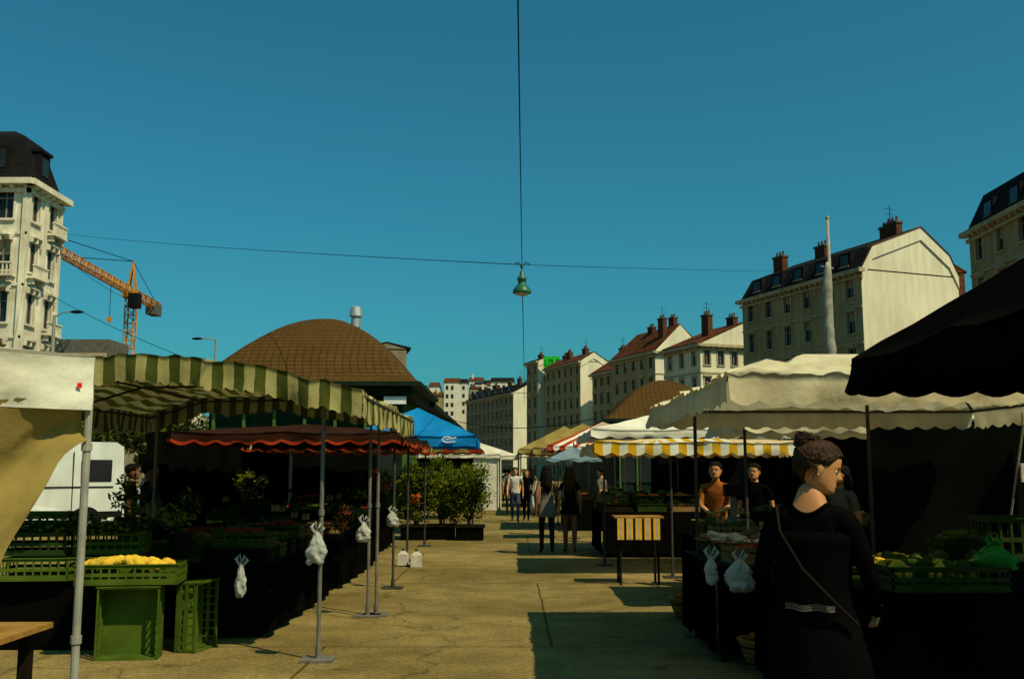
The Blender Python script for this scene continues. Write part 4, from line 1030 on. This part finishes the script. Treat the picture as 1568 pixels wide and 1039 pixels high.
    if skirt:
        c=MB(); c.X=Matrix.Scale(s,4); z0,z1,r0,r1,k=skirt; rows=[]
        for i in range(15):
            t=i/14; z=z1+(z0-z1)*t; row=[]
            for q in range(36):
                a=2*math.pi*q/36; base=(r1+(r0-r1)*math.sin(t*math.pi/2)); f=1+.05*t*math.sin(a*7)+.03*nz3(math.cos(a)*2,math.sin(a)*2,z*5)
                row.append(c.av((base*f*math.cos(a),base*.8*f*math.sin(a),z)))
            rows.append(row)
        for i in range(14):
            for q in range(36): c.idface([rows[i][q],rows[i][(q+1)%36],rows[i+1][(q+1)%36],rows[i+1][q]],k)
        c.done('skirt',e,smooth=True)
    return e

w=person('woman_with_updo',(1.28,4.32,0),R(-32),1.735,0,top='blackcl',bot='blackcl',hair='hair',style='bun',head_yaw=R(-68),head_tilt=R(-16),sleeve=.95,back=True,seg=48,lvl=4,hh=.212,
    arms={'l':((-.22,-.02,1.13),(-.2,.16,.95)),'r':((.23,.0,1.13),(.2,.2,1.0))},skirt=(.45,1.10,.25,.135,'blackcl'))
m=MB(); rows=[]
for i in range(18):
    t=i/17; z=1.35-.35*t; row=[]
    rx=.185-.03*math.sin(t*math.pi*.8); ry=.125+.01*t
    if i==0: rx,ry=.15,.085
    for q in range(40):
        a=2*math.pi*q/40; f=1+.05*nz3(math.cos(a)*3,math.sin(a)*3,z*7)
        row.append(m.av((rx*f*math.cos(a),ry*f*math.sin(a),z)))
    rows.append(row)
for i in range(17):
    for q in range(40): m.idface([rows[i][q],rows[i][(q+1)%40],rows[i+1][(q+1)%40],rows[i+1][q]],'blackcl')
m.done('blouse',w,smooth=True)
m=MB(); m.tube([(-.13,-.06,1.45),(-.1,-.125,1.35),(0,-.155,1.2),(.12,-.15,1.08),(.2,-.08,.98)],.006,'dwood',6,flat=2)
m.done('bag_strap',w,smooth=True)
m=MB()
for (za,zb,k) in ((1.035,1.044,'greycl'),(1.047,1.053,'greycl'),(1.056,1.060,'greycl')):
    pr=None
    for i in range(13):
        a=R(-120+i*6); o=(.17*math.cos(a),.155*math.sin(a)); cur=((*o,za+.004*math.sin(i)),(*o,zb+.004*math.sin(i)))
        if pr: m.face([pr[0],cur[0],cur[1],pr[1]],k)
        pr=cur
m.done('striped_belt_bag',w)

w1=person('woman_in_grey_dress',(.68,19.8,0),R(4),1.7,.42,top='greycl',legskin='tights',skin='skin2',hair='dhair',style='long',skirt=(.72,1.05,.2,.125,'greycl'),sleeve=1.5)
m=MB(); m.ball((-.27,.02,.98),(.06,.15,.19),'whitecl',12,8,.3); m.tube([(-.26,-.08,1.12),(-.2,-.02,1.42),(-.25,.1,1.12)],.01,'whitecl',5); m.done('tote_bag',w1,smooth=True)
w2=person('woman_in_black',(1.14,19.9,0),R(-3),1.68,.3,top='blackcl',legskin='skin2',hair='auburn',style='long',skirt=(.78,1.0,.19,.125,'blackcl'),sleeve=1.25)
person('pedestrian',(.10,32,0),R(180),1.72,.4,top='whitecl',bot='bluecl',skin='skin',hair='dhair',fem=False,sleeve=1.28)
person('pedestrian',(.47,33,0),R(170),1.66,.35,top='blackcl',bot='blackcl',hair='auburn',style='long')
person('pedestrian',(-.1,38,0),R(0),1.7,.4,top='greycl',bot='bluecl',fem=False)
person('pedestrian',(.5,44,0),R(180),1.7,.3,top='whitecl',bot='blackcl',fem=False)
person('pedestrian',(-.35,52,0),R(0),1.7,.3,top='bluecl',bot='blackcl',fem=False)
person('pedestrian',(.15,58,0),R(0),1.7,.3,top='orangecl',bot='blackcl',fem=False)
person('pedestrian',(.7,36,0),R(0),1.72,.3,top='greycl',bot='blackcl',fem=True,style='long')
person('pedestrian',(-.15,47,0),R(180),1.7,.3,top='whitecl',bot='bluecl')
person('pedestrian',(.25,50,0),R(0),1.7,.3,top='blackcl',bot='bluecl',fem=False)
person('pedestrian',(-.5,63,0),R(0),1.7,.3,top='whitecl',bot='blackcl',fem=False)
person('pedestrian',(.9,25.8,0),R(20),1.72,.3,top='blackcl',bot='blackcl',fem=False)
person('vendor_in_orange',(2.85,14.0,0),R(160),1.72,0,top='orangecl',bot='blackcl',skin='skin',fem=False,lean=.25,arms={'l':((-.2,.14,1.12),(-.06,.3,1.05)),'r':((.2,.14,1.12),(.06,.3,1.03))})
person('vendor',(3.45,14.3,0),R(150),1.7,0,top='blackcl',bot='blackcl',skin='skin',fem=False)
person('vendor',(3.7,11.3,0),R(120),1.66,0,top='greycl',bot='blackcl',skin='skin',style='long')
person('shopper',(2.05,23,0),R(60),1.7,.2,top='greycl',bot='blackcl',fem=False)
person('vendor',(-4.55,12.6,0),R(-60),1.72,0,top='blackcl',bot='blackcl',skin='skin2',fem=False)
person('shopper',(-5.6,14.8,0),R(-70),1.7,0,top='blackcl',bot='blackcl',skin='skin2')
person('pedestrian',(-7.5,21,0),R(40),1.7,.3,top='bluecl',bot='blackcl',fem=False)
person('pedestrian',(-8.6,24,0),R(70),1.7,.3,top='orangecl',bot='bluecl')

# ------------------------------------------------------------------ light, sky, camera
sd=Vector((-.57,.52,-1.0)).normalized()
sl=bpy.data.lights.new('sun','SUN'); sl.energy=5.0; sl.angle=R(.5); sl.color=(1,.87,.56)
so=bpy.data.objects.new('sun',sl); COL.objects.link(so); so.rotation_euler=sd.to_track_quat('-Z','Y').to_euler(); so.location=(20,-20,40)
W=bpy.data.worlds.new('World'); scene.world=W; W.use_nodes=True
nt=W.node_tree; bg=nt.nodes['Background']; st=nt.nodes.new('ShaderNodeTexSky'); st.sky_type='NISHITA'; st.sun_disc=False
st.sun_elevation=math.asin(-sd.z); st.sun_rotation=math.atan2(-sd.x,-sd.y); st.air_density=1.0; st.dust_density=2.0; st.ozone_density=1.3
mx=nt.nodes.new('ShaderNodeMix'); mx.data_type='RGBA'; mx.blend_type='MULTIPLY'; mx.inputs[0].default_value=1; mx.inputs[7].default_value=(.17,.80,.80,1)
nt.links.new(st.outputs[0],mx.inputs[6]); nt.links.new(mx.outputs[2],bg.inputs['Color']); bg.inputs['Strength'].default_value=.1
cam=bpy.data.cameras.new('camera'); co=bpy.data.objects.new('camera',cam); COL.objects.link(co)
cam.lens=35; cam.sensor_width=36; cam.clip_end=3000; cam.clip_start=.05
co.location=(0,0,1.6); co.rotation_euler=(R(90+7.55),0,0); scene.camera=co
scene.view_settings.view_transform='Standard'; scene.view_settings.look='None'; scene.view_settings.exposure=0
